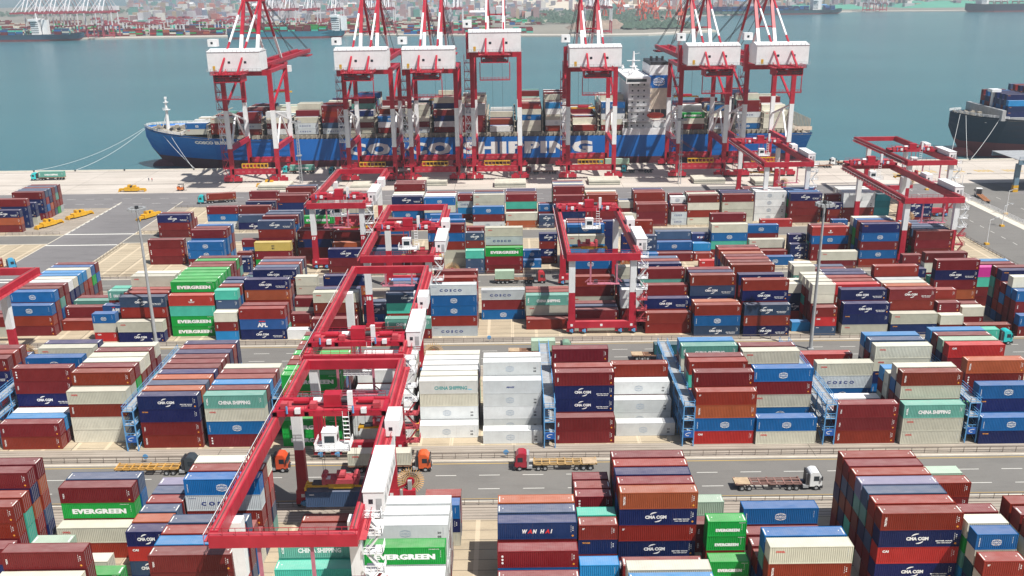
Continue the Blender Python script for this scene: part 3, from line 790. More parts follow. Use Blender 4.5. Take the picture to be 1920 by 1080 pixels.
    for zz in range(7): c.box(cx + 2.2, cy + .2, 18.6 + zz * .75, cx + 3.2, cy + .5, 18.68 + zz * .75, 0)
    for x in (cx + 2.2, cx + 3.2): c.beam((x, cy + .35, 18.3), (x, cy + .35, 24.2), .07, .07, 0)
    c.build("operator_cab", [WHT, GLASS, RED], o)
    # hanging work platform below the front beam
    g = MB()
    for x in (6.3, 13.2): g.beam((x, .5, 20.9), (x, .5, 14.6), .45, .3, 0); g.beam((x, .5, 16.2), (x + (1.4 if x > 10 else -1.4), .5, 14.9), .18, .18, 0)
    g.box(5.4, -.5, 14.5, 13.9, 1.2, 14.58, 0); g.rail([(5.4, -.5, 14.6), (11.5, -.5, 14.6)], 1.1, 1.4, 0, .035); g.box(7.2, .2, 14.6, 8.2, .9, 15.6, 1)
    g.build("work_platform", [PINKR, DARK], o)
    # stairs on the right front leg
    g = MB(); xs = GW - .5; y = yl[0]
    lv = [3.6, 6.6, 9.6, 12.6, 15.6, 18.6, 21.4]
    for i, z in enumerate(lv):
        m = 0 if z > 11 else 1
        g.box(xs, y - 1.1, z, xs + 2.7, y + 1.1, z + .08, m)
        g.rail([(xs, y - 1.1, z), (xs + 2.7, y - 1.1, z), (xs + 2.7, y + 1.1, z)], 1.1, .9, m, .04)
        if i < len(lv) - 1:
            a, b_ = ((xs + .3, xs + 2.4) if i % 2 == 0 else (xs + 2.4, xs + .3))
            for yy in (y - .85, y - .2): g.beam((a, yy, z), (b_, yy, lv[i + 1]), .07, .22, m)
            for q in range(1, 11):
                f = q / 11; g.box(a + (b_ - a) * f - .12, y - .85, z + (lv[i+1] - z) * f, a + (b_ - a) * f + .12, y - .2, z + (lv[i+1] - z) * f + .04, m)
            g.beam((a, y - .9, z + 1), (b_, y - .9, lv[i + 1] + 1), .05, .05, m)
    g.build("staircase", [WHT, REDT], o)
    # cable reel by the right rear leg
    g = MB(); rx, ry, rz = GW + 1.7, yl[1] - .2, 5.2
    g.cyl((rx, ry - .35, rz), (rx, ry + .35, rz), .75, 14, 1)
    for i in range(30):
        a = 2 * math.pi * i / 30; r0, r1 = .8, 2.45
        for yy in (-.3, .3):
            g.beam((rx + r0 * math.cos(a), ry + yy * .6, rz + r0 * math.sin(a)), (rx + r1 * math.cos(a), ry + yy, rz + r1 * math.sin(a)), .10, .07, 0)
        b_ = 2 * math.pi * (i + 1) / 30
        for rr in (1.1, 1.5): g.beam((rx + rr * math.cos(a), ry, rz + rr * math.sin(a)), (rx + rr * math.cos(b_), ry, rz + rr * math.sin(b_)), .25, .12, 2)
    g.box(rx - 1.3, ry - 1.5, 2.6, rx + .9, ry - .5, 4.0, 1); g.box(rx - .4, ry - 1.3, 4.0, rx + .3, ry - .7, 5.8, 3)
    g.beam((rx, ry - .3, rz), (GW - 1.6, ry, 3), .4, .4, 1)
    g.build("cable_reel", [plain("reel_orange", (.62, .38, .16), .55), RED, DARK, GREY], o)
    if spz is not None:
        s = MB()
        s.box(spx + 3.0, ty - 1.1, spz + 1.3, spx + 9.2, ty + 1.1, spz + 2.1, 1)
        for x in (spx + 3.1, spx + 8.5): s.box(x, ty - 1.2, spz + 1.2, x + .6, ty + 1.2, spz + 2.7, 1); s.cyl((x + .3, ty - .8, spz + 2.6), (x + .3, ty + .8, spz + 2.6), .5, 10, 1)
        s.cyl((spx + 5.5, ty, spz + 2.6), (spx + 6.9, ty, spz + 2.6), .75, 12, 1); s.box(spx + 3.5, ty - .9, spz + 2.1, spx + 4.4, ty - .1, spz + 2.35, 3)
        s.box(spx + 4.0, ty - .75, spz + .25, spx + 8.2, ty + .75, spz + 1.2, 0)
        s.box(spx, ty - .55, spz + .35, spx + 12.2, ty - .15, spz + .85, 0); s.box(spx, ty + .15, spz + .35, spx + 12.2, ty + .55, spz + .85, 0)
        for x in (spx - .05, spx + 11.95): s.box(x, ty - 1.22, spz + .1, x + .3, ty + 1.22, spz + .7, 0)
        for x in (spx + 1.2, spx + 9.2): s.box(x, ty - .7, spz + .85, x + 1.8, ty + .7, spz + 1.15, 2)
        s.build("spreader", [YEL, REDT, DARK, WHT], o)
        rp = MB()
        for x in (spx + 3.4, spx + 8.8):
            for yy in (-.7, .7): rp.cyl((x, ty + yy, spz + 2.4), (x + (.3 if x > 8 else -.3), ty + yy, 23.6), .035, 4, 0)
        rp.build("hoist_ropes", [ROPE], o)
    if num:
        k = Ink()
        for x in (1.5, GW - 1.6): k.text(num, x - .6, 10.2, 1.2, 1.1, Wt, .06)
        ink_obj(k, yl[0] - .6, o)
    return o
yard_crane(-39.7, 101.6, 36, "nearest red gantry crane, navy container hanging from its yellow spreader", spz=8.3, spx=4.0, front=7.0)
yard_crane(-40.2, 161.6, 6.2, "red gantry crane over the second block, its spreader above a cream container", spz=3.9, spx=8.6)
yard_crane(-39.6, 228.6, 27, "red gantry crane over the third block with number 18 on its legs", spz=14.2, spx=7.5, num="18")
yard_crane(-66.6, 290.0, 6, "red gantry crane with number 17 on its legs, beside the green container", spz=12.6, spx=6.2, num="17")
yard_crane(14.4, 228.0, 48, "red gantry crane standing clear in the middle of the third block", spz=10.2, spx=3.4)
yard_crane(-139.6, 164.0, 30, "red gantry crane cut by the left edge of the picture", spz=None)
yard_crane(98.6, 350.5, 44, "red gantry crane with number 46 on its legs, below the ship's stern", spz=9.5, spx=6.5, num="46")
yard_crane(127.0, 287.0, 57 - 1, "nearer of the two long red gantry cranes beside the right-hand road", spz=None)
yard_crane(154.0, 350.0, 20, "farther of the two long red gantry cranes beside the right-hand road", spz=12.0, spx=4.0)

# ------------------------------------------------------------------ ship-to-shore cranes
def quay_crane(X, label, dz=0.0, trol=50, spz=None, num=None):
    o = empty("quay_crane", (X, 434.0, 0))
    tag(o, label, "quay crane", "red and white ship-to-shore cranes along the quay")
    G = 31.5; HX = 11.0
    def band(g, p, q, w, h, zs, mats, up=(0,1,0)):
        p = Vector(p); q = Vector(q)
        zs = [p.z] + [z for z in zs] + [q.z]
        for a, b_, m in zip(zs, zs[1:], mats):
            fa = (a - p.z) / (q.z - p.z); fb = (b_ - p.z) / (q.z - p.z)
            g.beam(p.lerp(q, fa), p.lerp(q, fb), w, h, m, up=up)
    for y in (0, G):
        for s in (-1, 1):
            g = MB(); band(g, (s * HX, y, 2.6), (s * HX, y, 53 + dz), 2.0, 1.5, (16.5, 34.5), (0, 1, 0))
            g.build("leg", [RED, WHT], o)
            for q in (-1, 1):
                g = MB(); x = s * HX + q * 2.3; g.box(x - 2.0, y - .7, .9, x + 2.0, y + .7, 2.5, 0); g.box(x - .9, y - .5, 2.4, x + .9, y + .5, 3.4, 0)
                for w_ in (-1.4, -.5, .5, 1.4): g.cyl((x + w_, y - .3, .5), (x + w_, y + .3, .5), .45, 10, 1)
                g.build("bogie", [RED, DARK], o)
        g = MB(); g.box(-HX, y - .75, 4.2, HX, y + .75, 6.8, 0)
        for i in range(7): g.box(-9 + i * 2.8, y - .8, 5.0, -7.6 + i * 2.8, y - .76, 6.0, 1)
        g.build("sill_beam", [RED, REDT], o)
        g = MB(); g.box(-HX, y - .7, 50.5 + dz, HX, y + .7, 53 + dz, 0); g.build("cross_beam", [RED], o)
    for s in (-1, 1):
        g = MB(); g.box(s * HX - .9, 0, 15.2, s * HX + .9, G, 17.6, 0); g.box(s * HX - .9, 0, 51.5 + dz, s * HX + .9, G, 53 + dz, 0); g.build("portal_beam", [RED], o)
        g = MB(); g.beam((s * HX, 1, 34), (s * HX, G - 1, 26), .8, .8, 1); g.beam((s * HX, G - 4, 18), (s * HX, G * .45, 30.5), .7, .7, 1); g.beam((s * HX, 4, 18), (s * HX, G * .45, 30.5), .7, .7, 1)
        g.beam((s * HX, 1, 36), (s * HX, G - 1, 50 + dz), .9, .9, 0)
        g.build("brace", [RED, WHT], o)
        # girder and boom over the water
        g = MB(); x = s * 3.6
        g.box(x - .6, -28, 52.0 + dz, x + .6, G + 95, 54.2 + dz, 0)
        g.build("boom_girder", [RED], o)
    g = MB()
    for i in range(22): y = -26 + i * 7; g.box(-3.2, y, 53.2 + dz, 3.2, y + .5, 53.9 + dz, 0); 
    for i in range(17): g.beam((-3.2, G + i * 5.5, 54 + dz), (3.2, G + 5.5 + i * 5.5, 54 + dz), .2, .2, 0)
    g.rail([(-5, -28, 53 + dz), (-5, G + 92, 53 + dz)], 1.2, 4, 0, .06); g.rail([(5, -28, 53 + dz), (5, G + 92, 53 + dz)], 1.2, 4, 0, .06)
    g.box(-5.4, G + 84, 50.5 + dz, 5.4, G + 95, 51.2 + dz, 0)
    g.build("boom_bracing", [RED], o)
    # A-frame with stays
    ap = 26; az = 84 + dz
    for s in (-1, 1):
        x = s * 3.9
        g = MB(); band(g, (x, 6, 54 + dz), (x, ap - 2, az), 1.5, 1.3, (68 + dz,), (1, 0)); band(g, (x, 55, 54.5 + dz), (x, ap + 2, az), 1.1, 1.0, (66 + dz,), (1, 0)); g.build("a_frame_leg", [RED, WHT], o)
        g = MB(); band(g, (x, -27, 53.5 + dz), (x, ap - 3, az), .75, .75, (66 + dz, 77 + dz), (0, 1, 0)); 
        g.beam((x, -10, 61 + dz), (x, -18, 54 + dz), .25, .25, 0); g.beam((x, -10, 61 + dz), (x, -4, 54 + dz), .25, .25, 0)
        g.build("backstay", [RED, WHT], o)
        g = MB()
        for yy in (78, 118): g.cyl((s * 3.9, ap, az), (s * 3.9, yy, 55 + dz), .16, 5, 0)
        g.cyl((s * 4.6, ap, az), (s * 4.6, yy, 55 + dz), .16, 5, 0)
        g.build("forestay", [ROPE], o)
    g = MB(); g.box(-5, ap - 3, az - 1, 5, ap + 3, az + .8, 0); g.beam((-3.9, 15, 69 + dz), (3.9, 15, 69 + dz), .6, .6, 0); g.rail([(-5, ap - 3, az + .8), (5, ap - 3, az + .8)], 1.1, 1.6, 0, .06)
    g.build("a_frame_top", [RED], o)
    # machinery house
    g = MB(); z = 54.2 + dz
    g.box(-11.6, -17, z, 11.6, -4, z + 8.2, 0); g.add([(-11.8,-17.2,z+8.2),(11.8,-17.2,z+8.2),(11.8,-3.8,z+8.2),(-11.8,-3.8,z+8.2),(-11.8,-10.5,z+9.4),(11.8,-10.5,z+9.4)], [(0,1,5,4),(3,4,5,2),(0,4,3),(1,2,5)], 0)
    for x in (-2.6, 4.6): g.box(x, -17.06, z + 3.2, x + 1.1, -17.0, z + 4.2, 1)
    g.box(-9.5, -17.06, z + .2, -8.4, -17.0, z + 2.2, 2)
    g.rail([(-11.6, -17.1, z + 8.2), (11.6, -17.1, z + 8.2)], 1.1, 1.8, 3, .06)
    g.box(-12.2, -18.2, z - .2, 12.2, -17, z - .1, 3); g.rail([(-12.2, -18.2, z - .1), (12.2, -18.2, z - .1)], 1.1, 1.8, 3, .05)
    g.build("machinery_house", [WHT, GLASS, YEL, GREY], o)
    g = MB(); g.box(-13.4, -4, 50 + dz, -11.9, -1, 62 + dz, 1); g.box(-14.6, -4.5, z + 9.8, -10.6, -.5, z + 13, 0); g.box(-13.2, -4.55, z + 10.9, -12.2, -4.5, z + 11.9, 2)
    g.build("checker_booth", [WHT, RED, GLASS], o)
    # rear service platform
    g = MB()
    g.box(-6, -29, 50.2 + dz, 6, -20, 50.6 + dz, 0)
    for x in (-6, -2, 2, 5.6): g.box(x, -29, 50.6 + dz, x + .4, -20, 53.4 + dz, 0)
    for zz in (51.5, 52.6, 53.6): g.beam((-6, -29, zz + dz), (6, -29, zz + dz), .22, .22, 0)
    g.box(-4, -28.6, 50.6 + dz, 4, -26, 52.6 + dz, 0); g.box(-5.2, -29.1, 51 + dz, -1, -29.0, 52 + dz, 1); g.box(1, -29.1, 51 + dz, 5, -29.0, 52 + dz, 1)
    g.rail([(-7, -30, 53.6 + dz), (7, -30, 53.6 + dz), (7, -20, 53.6 + dz)], 1.2, 1.2, 0, .06); g.rail([(-7, -30, 53.6 + dz), (-7, -20, 53.6 + dz)], 1.2, 1.2, 0, .06)
    g.box(-7, -30, 53.5 + dz, 7, -20, 53.6 + dz, 0)
    for x in (-6.5, 6.5): g.beam((x, -26, 50.4 + dz), (x, -26, 43 + dz), .35, .35, 0)
    g.box(-6.6, -27, 42.6 + dz, 6.6, -25, 42.9 + dz, 0); g.rail([(-6.6, -27, 42.8 + dz), (6.6, -27, 42.8 + dz)], 1.2, 1.5, 0, .06)
    g.build("service_platform", [RED, DARK], o)
    # stair tower on the left landside leg
    g = MB(); x0 = -HX - 3.6
    for zz in range(3, int(50 + dz), 4):
        m = 1 if 16 < zz < 35 else 0
        g.box(x0, -1.8, zz, -HX - .9, 1.2, zz + .12, m); g.rail([(x0, -1.8, zz), (-HX - .9, -1.8, zz)], 1.1, 1.3, m, .06)
        a, b_ = (x0 + .3, -HX - 1.3) if (zz // 4) % 2 else (-HX - 1.3, x0 + .3)
        g.beam((a, -1.2, zz), (b_, -1.2, zz + 4), .5, .12, m)
        g.beam((x0, -1.8, zz), (x0, -1.8, zz + 4), .14, .14, m); g.beam((x0, 1.2, zz), (x0, 1.2, zz + 4), .14, .14, m)
        if m: g.beam((x0, -1.8, zz), (-HX - .9, -1.8, zz + 4), .12, .12, m); g.beam((-HX - .9, -1.8, zz), (x0, -1.8, zz + 4), .12, .12, m)
    g.build("stair_tower", [RED, WHT], o)
    # trolley with its cab and spreader over the ship
    g = MB(); g.box(-4.4, trol - 4, 50.2 + dz, 4.4, trol + 4, 51.8 + dz, 0); g.box(4.6, trol - 2, 46.8 + dz, 7, trol + 1, 50 + dz, 1)
    g.build("trolley", [RED, WHT], o)
    if spz is not None:
        g = MB(); g.box(-6.1, trol - .9, spz, 6.1, trol - .3, spz + .6, 0); g.box(-6.1, trol + .3, spz, 6.1, trol + .9, spz + .6, 0); g.box(-2.8, trol - 1.2, spz + .6, 2.8, trol + 1.2, spz + 1.5, 1)
        for x in (-6.2, 5.9): g.box(x, trol - 1.25, spz - .2, x + .3, trol + 1.25, spz + .5, 0)
        g.build("spreader", [YEL, RED], o)
        g = MB()
        for x in (-2.6, 2.6): g.cyl((x, trol, spz + 1.5), (x, trol, 50.4 + dz), .08, 4, 0)
        g.build("hoist_ropes", [ROPE], o)
    # work frames parked on the landside sill
    g = MB(); 
    for zz in (7.2, 9.0): g.box(-6.2, -.6, zz, 6.2, -.45, zz + .25, 0); g.box(-6.2, .8, zz, 6.2, .95, zz + .25, 0)
    for i in range(8): x = -6.2 + i * 1.75; g.box(x, -.6, 7.2, x + .15, .95, 9.2, 0)
    g.build("lashing_cage", [YEL], o)
    return o
for x, dz, tr, sz, pos in ((-122.6, 0, 62, 36, "leftmost quay crane, by the bow of the big blue ship"), (-66.2, 0, 46, None, "quay crane second from the left, beside the letter C of the ship's name"),
                      (-36.1, 0, 52, 32, "quay crane third from the left, between the painted words on the hull"), (-6.3, 7, 58, 20, "tallest quay crane, in the middle, its white house higher than the others"),
                      (38.5, 0, 50, 27, "quay crane left of the ship's white bridge, over the letter G"), (91.2, 0, 44, 33, "quay crane just right of the ship's white bridge"), (121.7, 0, 44, None, "rightmost quay crane, near the stern of the blue ship")):
    quay_crane(x, pos, dz, tr, sz)
# ------------------------------------------------------------------ ships
BLUEH = paint("hull_blue", (.001, .115, .42), .4, .2, .04, (.02, .05, .16), .35)
MARH = paint("hull_maroon", (.11, .022, .03), .6, .3, .05, (.05, .03, .035), .5)
NAVYH = paint("hull_navy", (.008, .020, .045), .45, .3, .05, (.06, .06, .06), .4)
REDH = paint("hull_red", (.20, .035, .035), .6, .3, .05, (.09, .05, .05), .5)
DECKM = paint("deck_grey", (.30, .27, .22), .7, .3, .3)
BEIGE = paint("funnel_beige", (.60, .50, .40), .5)
def hull(name, st, parent, mats, zb, n_up=4, deck=True):
    """st: (x, half beam at deck, half beam at waterline, z deck, z bottom), centreline at local y = 0"""
    fr = []
    zs_rel = None
    g = MB(); cols = []
    for (x, bd, bw, zd, z0) in st:
        lv = [z0, max(z0, -3.0), max(z0 + .01, zb)] + [max(z0 + .02, zb) + (zd - max(z0 + .02, zb)) * i / n_up for i in range(1, n_up + 1)]
        row = []
        for z in lv:
            f = min(1, max(0, (z - max(z0, -3)) / (zd - max(z0, -3))))
            w = bw * .92 if z < -3.01 else bw + (bd - bw) * f ** 1.4
            row.append((w, z))
        cols.append((x, row))
    nl = len(cols[0][1])
    for sgn in (-1, 1):
        vs = [(x, sgn * w, z) for x, row in cols for (w, z) in row]
        for i in range(len(cols) - 1):
            for j in range(nl - 1):
                a, b, c, d = i*nl+j, (i+1)*nl+j, (i+1)*nl+j+1, i*nl+j+1
                q = (a, b, c, d) if sgn < 0 else (d, c, b, a)
                g.add([vs[k] for k in q], [(0, 1, 2, 3)], 0 if j < 2 else 1)
    if deck:
        for (xa, ra), (xb, rb) in zip(cols, cols[1:]):
            g.add([(xa, -ra[-1][0], ra[-1][1] - .9), (xb, -rb[-1][0], rb[-1][1] - .9), (xb, rb[-1][0], rb[-1][1] - .9), (xa, ra[-1][0], ra[-1][1] - .9)], [(0, 1, 2, 3)], 2)
    x, row = cols[-1]
    g.add([(x, -w, z) for w, z in row] + [(x, w, z) for w, z in row[::-1]], [tuple(range(2 * nl))], 1)
    return g.build("hull", mats, parent)
sh = empty("container_ship", (0, 499, 0))
tag(sh, "long blue container ship moored at the quay, big white letters on its side", "container ship")
st = [(-198.5, .3, .05, 18.6, 13), (-196, 4.5, .1, 18.4, 7), (-192, 9.5, .3, 18.1, 1.5), (-187, 14, 1.6, 17.7, -6), (-180, 18.5, 5, 17.2, -6), (-170, 22, 10, 16.4, -6), (-155, 23.6, 17, 15, -6), (-135, 23.9, 21.5, 14.3, -6),
      (-110, 24, 24, 14.2, -6), (100, 24, 24, 14.2, -6), (130, 24, 22, 14.2, -6), (150, 24, 17, 14.2, -6), (157.5, 23.5, 12, 14.2, -1)]
hull("hull", st, sh, [MARH, BLUEH, DECKM], 3.0, 4)
g = MB(); 
for i in range(10):
    a = 2 * math.pi * i / 10
import bmesh
bm = bmesh.new(); bmesh.ops.create_uvsphere(bm, u_segments=16, v_segments=10, radius=1)
bmesh.ops.transform(bm, matrix=Matrix.Translation((-187, 0, -3.0)) @ Matrix.Diagonal((10, 3.6, 3.9, 1)), verts=bm.verts)
me = bpy.data.meshes.new("bulbous_bow"); bm.to_mesh(me); bm.free(); me.materials.append(MARH)
for p_ in me.polygons: p_.use_smooth = True
link(bpy.data.objects.new("bulbous_bow", me), sh)
k = Ink()
for q in (-.35, 0, .35): k.d = 1 + q * 3; k.text("COSCO", -85.5 + q, 5.3, 54.5, 6.4, Wt, .045, spacing=1.2); k.text("SHIPPING", -24.6 + q, 5.3, 67.2, 6.4, Wt, .045, spacing=1.15)
ink_obj(k, -24.06, sh, "hull_lettering")
k = Ink(); k.text("COSCO EUROPE", -165.5, 11.6, 22, 1.8, Wt, .07); o_ = ink_obj(k, -23.75, sh, "bow_lettering")
o_.location = (0, 0, 0)
for v in o_.data.vertices:   # lay the name on the flare
    x = v.co.x; bd = 22 + (x + 170) / 15 * 1.6 if x < -155 else 23.6 + .3 * (x + 155) / 20; zd = 16.4 - (x + 170) / 15 * 1.4; bw = 10 + (x + 170) / 15 * 7 if x < -155 else 17 + 4.5 * (x + 155) / 20
    f = (v.co.z + 3) / (zd + 3); v.co.y = -(bw + (bd - bw) * f ** 1.4) - .25
g = MB()
pp = [(-198, -1.5, 18.4), (-196, -4.5, 18.4), (-192, -9.5, 18.1), (-187, -14, 17.7), (-180, -18.5, 17.2), (-172, -21.5, 16.6)]
g.rail(pp, 1.3, 1.5, 0, .09, 3); g.rail([(x, -y, z) for x, y, z in pp], 1.3, 1.5, 0, .09, 3)
g.rail([(-172, -21.5, 16.6), (-172, 21.5, 16.6)], 1.3, 2, 0, .09, 2)
g.build("bow_railing", [WHT], sh)
g = MB(); g.cyl((-186, 0, 16.5), (-185.5, 0, 33), 1.1, 8, 0, .45); g.box(-187, -1.5, 27, -184, 1.5, 27.3, 0); g.rail([(-187, -1.5, 27.3), (-184, -1.5, 27.3)], 1, 1, 0, .08); g.box(-186.6, -1, 31, -184.4, 1, 31.3, 0)
g.beam((-189, 0, 17), (-186, 0, 25), .35, .35, 0); g.box(-186, -.5, 32.8, -184.9, .5, 34, 0); g.build("foremast", [WHT], sh)
g = MB()
for x in (-193, -190, -183, -179): g.box(x, -3, 17, x + 1.8, -1.2, 18.6, 0); g.box(x, 2, 17, x + 1.8, 4, 18.6, 0); g.cyl((x + .9, -5, 17.6), (x + .9, -7, 17.6), .8, 8, 1)
g.build("mooring_winch", [DECKM, DARK], sh)
# lashing bridges and hatch coamings between bays
g = MB()
g.box(-150, -22, 14.2, 152, 22, 16.1, 0)
for i in range(118): g.box(-150 + i * 2.58, -23.6, 13.4, -149.4 + i * 2.58, -22, 16, 0)
g.build("hatch_coaming", [DECKM], sh)
for i, (x, n0, n1, c) in enumerate(_ship):
    g = MB(); xx = x + 12.7; hgt = 6 + n1 * 1.2
    for r in range(20): g.box(xx, -23.4 + r * 2.44, 14.2, xx + .25, -23.2 + r * 2.44, 16.4 + hgt * .8, 0)
    for q in range(3): g.box(xx - .1, -23.6, 19 + q * 2.9, xx + .9, 23.6, 19.15 + q * 2.9, 0)
    g.build("lashing_bridge", [DECKM], sh)
g = MB()
for i in range(5):
    xx = 147.5 + i * .1
for r in range(20): g.box(146.5, -23.4 + r * 2.44, 14.2, 147, -23.1 + r * 2.44, 24 - r * .05, 0); g.box(155.5, -23.4 + r * 2.44, 14.2, 156, -23.1 + r * 2.44, 21.5, 0)
for q in range(4): g.box(146, -23.6, 16.5 + q * 2.2, 147.6, 23.6, 16.7 + q * 2.2, 0)
g.box(148, -23.6, 15.5, 157, -23.4, 17.5, 1)
g.build("stern_cell_guides", [DECKM, BEIGE], sh)
# bridge tower and funnel
g = MB()
g.box(61.5, -21, 14.2, 72.5, 21, 40.5, 0); g.box(59.5, -25, 40.5, 72, 25, 43.6, 0)
g.box(59.4, -24.5, 41.4, 59.5, 24.5, 42.8, 1); g.box(60, -25.1, 41.4, 70, -25, 42.8, 1)
for zz in range(17, 40, 3):
    g.box(61.3, -22.5, zz, 73, -21, zz + .15, 0); g.rail([(61.3, -22.5, zz), (73, -22.5, zz)], 1.0, 1.7, 0, .07)
    for i in range(3): g.box(63 + i * 3, -21.06, zz + 1.1, 63.8 + i * 3, -21, zz + 1.9, 1)
g.box(58.5, -24, 14.2, 84, -18, 17.5, 0); g.rail([(58.5, -24, 21.2), (84, -24, 21.2)], 1.2, 1.5, 0, .08); g.box(58.5, -24, 21, 84, -20.5, 21.2, 0)
for x in range(59, 84, 3): g.beam((x, -23.9, 14.2), (x, -23.9, 21), .3, .3, 0)
g.box(72.5, -19, 14.2, 84, 19, 20.5, 0)
g.build("bridge_tower", [WHT, GLASS], sh)
g = MB(); g.cyl((66, -2, 43.6), (66, -2, 55), 1.2, 8, 0, .4); g.box(62.5, -3, 50, 69.5, -1.5, 50.3, 0); g.box(64, -3.5, 47, 68, .5, 47.4, 0); g.beam((66, -2, 53.5), (69, -2, 54), .2, .2, 0)
for x, y in ((62, -18), (64, -12), (68, 8), (62, 12)): g.cyl((x, y, 43.6), (x, y, 45.6), .5, 8, 0); g.cyl((x, y, 45.2), (x, y, 46.8), 1.0, 10, 0, .4)
g.build("radar_mast", [WHT], sh)
g = MB(); g.box(73, -14, 20.5, 83, 14, 38, 0); g.box(73, -14.1, 37.0, 83, 14, 43.5, 1); g.box(73, -14, 43.5, 83, 14, 48.6, 2); g.box(73.4, -13.5, 48.6, 82.6, 13.5, 50.2, 3)
g.cyl((78, -14.0, 46.2), (78, -14.6, 46.2), 1.7, 14, 2)
for x in (75, 78, 81): g.cyl((x, -4, 50), (x, -4, 52.4), .7, 8, 3)
for x in (73.2, 76.4, 79.6): g.box(x, -14.06, 21.5, x + 2.8, -14.0, 26, 3)
g.build("funnel", [BEIGE, BLUEH, WHT, DARK], sh)
k = Ink(); globe(k, 78, 40.2, 3.2, Wt); ink_obj(k, -14.3, sh, "funnel_emblem")
bm = bmesh.new(); bmesh.ops.create_uvsphere(bm, u_segments=14, v_segments=8, radius=1)
bmesh.ops.transform(bm, matrix=Matrix.Translation((75.5, -22.5, 24)) @ Matrix.Diagonal((4.6, 1.5, 1.6, 1)), verts=bm.verts)
me = bpy.data.meshes.new("lifeboat"); bm.to_mesh(me); bm.free(); me.materials.append(paint("lifeboat_orange_red", (.62, .05, .02), .4)); link(bpy.data.objects.new("lifeboat", me), sh)
g = MB(); g.beam((84, -24.5, 14), (99, -25.2, 4.0), 1.0, .25, 0); g.rail([(84, -24.9, 14.1), (99, -25.6, 4.1)], 1, 1.5, 0, .06); g.build("gangway", [paint("gangway_grey_red", (.25, .10, .10))], sh)

s2 = empty("container_ship", (0, 501, 0))
tag(s2, "dark navy container ship with red waterline at the right edge", "container ship")
st = [(240, .3, .05, 20.8, 13), (243, 5, .1, 20.5, 7), (247, 10, .4, 20, 1), (253, 15, 2.5, 19.5, -6), (262, 20, 8, 19, -6), (278, 22, 16, 18, -6), (300, 22, 22, 18, -6), (420, 22, 22, 18, -6)]
hull("hull", st, s2, [REDH, NAVYH, DECKM], 5.0, 4)
bm = bmesh.new(); bmesh.ops.create_uvsphere(bm, u_segments=16, v_segments=10, radius=1)
bmesh.ops.transform(bm, matrix=Matrix.Translation((252, 0, -2.6)) @ Matrix.Diagonal((11, 4, 4.4, 1)), verts=bm.verts)
me = bpy.data.meshes.new("bulbous_bow"); bm.to_mesh(me); bm.free(); me.materials.append(paint("bulb_red", (.34, .08, .07), .6)); link(bpy.data.objects.new("bulbous_bow", me), s2)
g = MB(); g.box(261.5, -1, 19, 263.5, 1, 31, 0); g.box(260, -2.5, 31, 265, 2.5, 32.5, 0); g.rail([(241, -3, 20.6), (247, -10, 20), (253, -15, 19.5), (262, -20, 19)], 1.3, 1.6, 0, .09, 3); g.rail([(241, 3, 20.6), (247, 10, 20), (253, 15, 19.5)], 1.3, 1.6, 0, .09, 3)
g.build("foremast", [WHT], s2)
g = MB(); g.box(258, -20, 18, 260, 20, 23.5, 0); g.box(260, -19, 18, 420, 19, 19.5, 0)
for x in (244, 247, 250, 254): g.box(x, -3, 19, x + 2, -1, 20.8, 1); g.cyl((x, 2, 20), (x, 4, 20), .9, 8, 1)
g.build("breakwater", [GREY, DECKM], s2)
k = Ink(); k.text("COSCO KAOHSIUNG", 253, 16.2, 15, 1.3, Wt, .06); o_ = ink_obj(k, -15, s2, "bow_lettering")
for v in o_.data.vertices: v.co.y = -(12.6 + (v.co.x - 253) * .42) - .2 if v.co.x < 262 else -16.6 - (v.co.x - 262) * .2

# mooring lines sagging to the bollards
def rope(a, b, sag, label):
    g = MB(); a = Vector(a); b = Vector(b); pr = a
    for i in range(1, 17):
        f = i / 16; c = a.lerp(b, f) - Vector((0, 0, sag * 4 * f * (1 - f))); g.cyl(pr, c, .11, 4); pr = c
    tag(g.build("mooring_rope", [MOOR]), label, "rope", "mooring ropes")
rope((-198, 496.5, 17.8), (-246.9, 469, .6), 3.5, "long mooring rope from the blue bow to the leftmost bollard")
rope((-197, 496, 17.8), (-225.5, 469, .6), 2.2, "mooring rope from the blue bow to the second bollard")
rope((-178, 480.3, 15.5), (-164.5, 469, .6), .5, "steep mooring rope low on the blue bow, right one of a pair")
rope((-183, 483, 15.5), (-163.8, 469, .6), .7, "steep mooring rope low on the blue bow, left one of a pair")
rope((243, 495.5, 20), (228, 469, .6), 1.2, "mooring rope from the navy ship's bow running left to the quay")
rope((245, 493, 19.6), (237, 469, .6), .6, "near-upright mooring rope under the navy ship's bow")
rope((258, 483, 18.7), (239, 469, .6), 1.0, "mooring rope across the navy ship's side down to the quay")

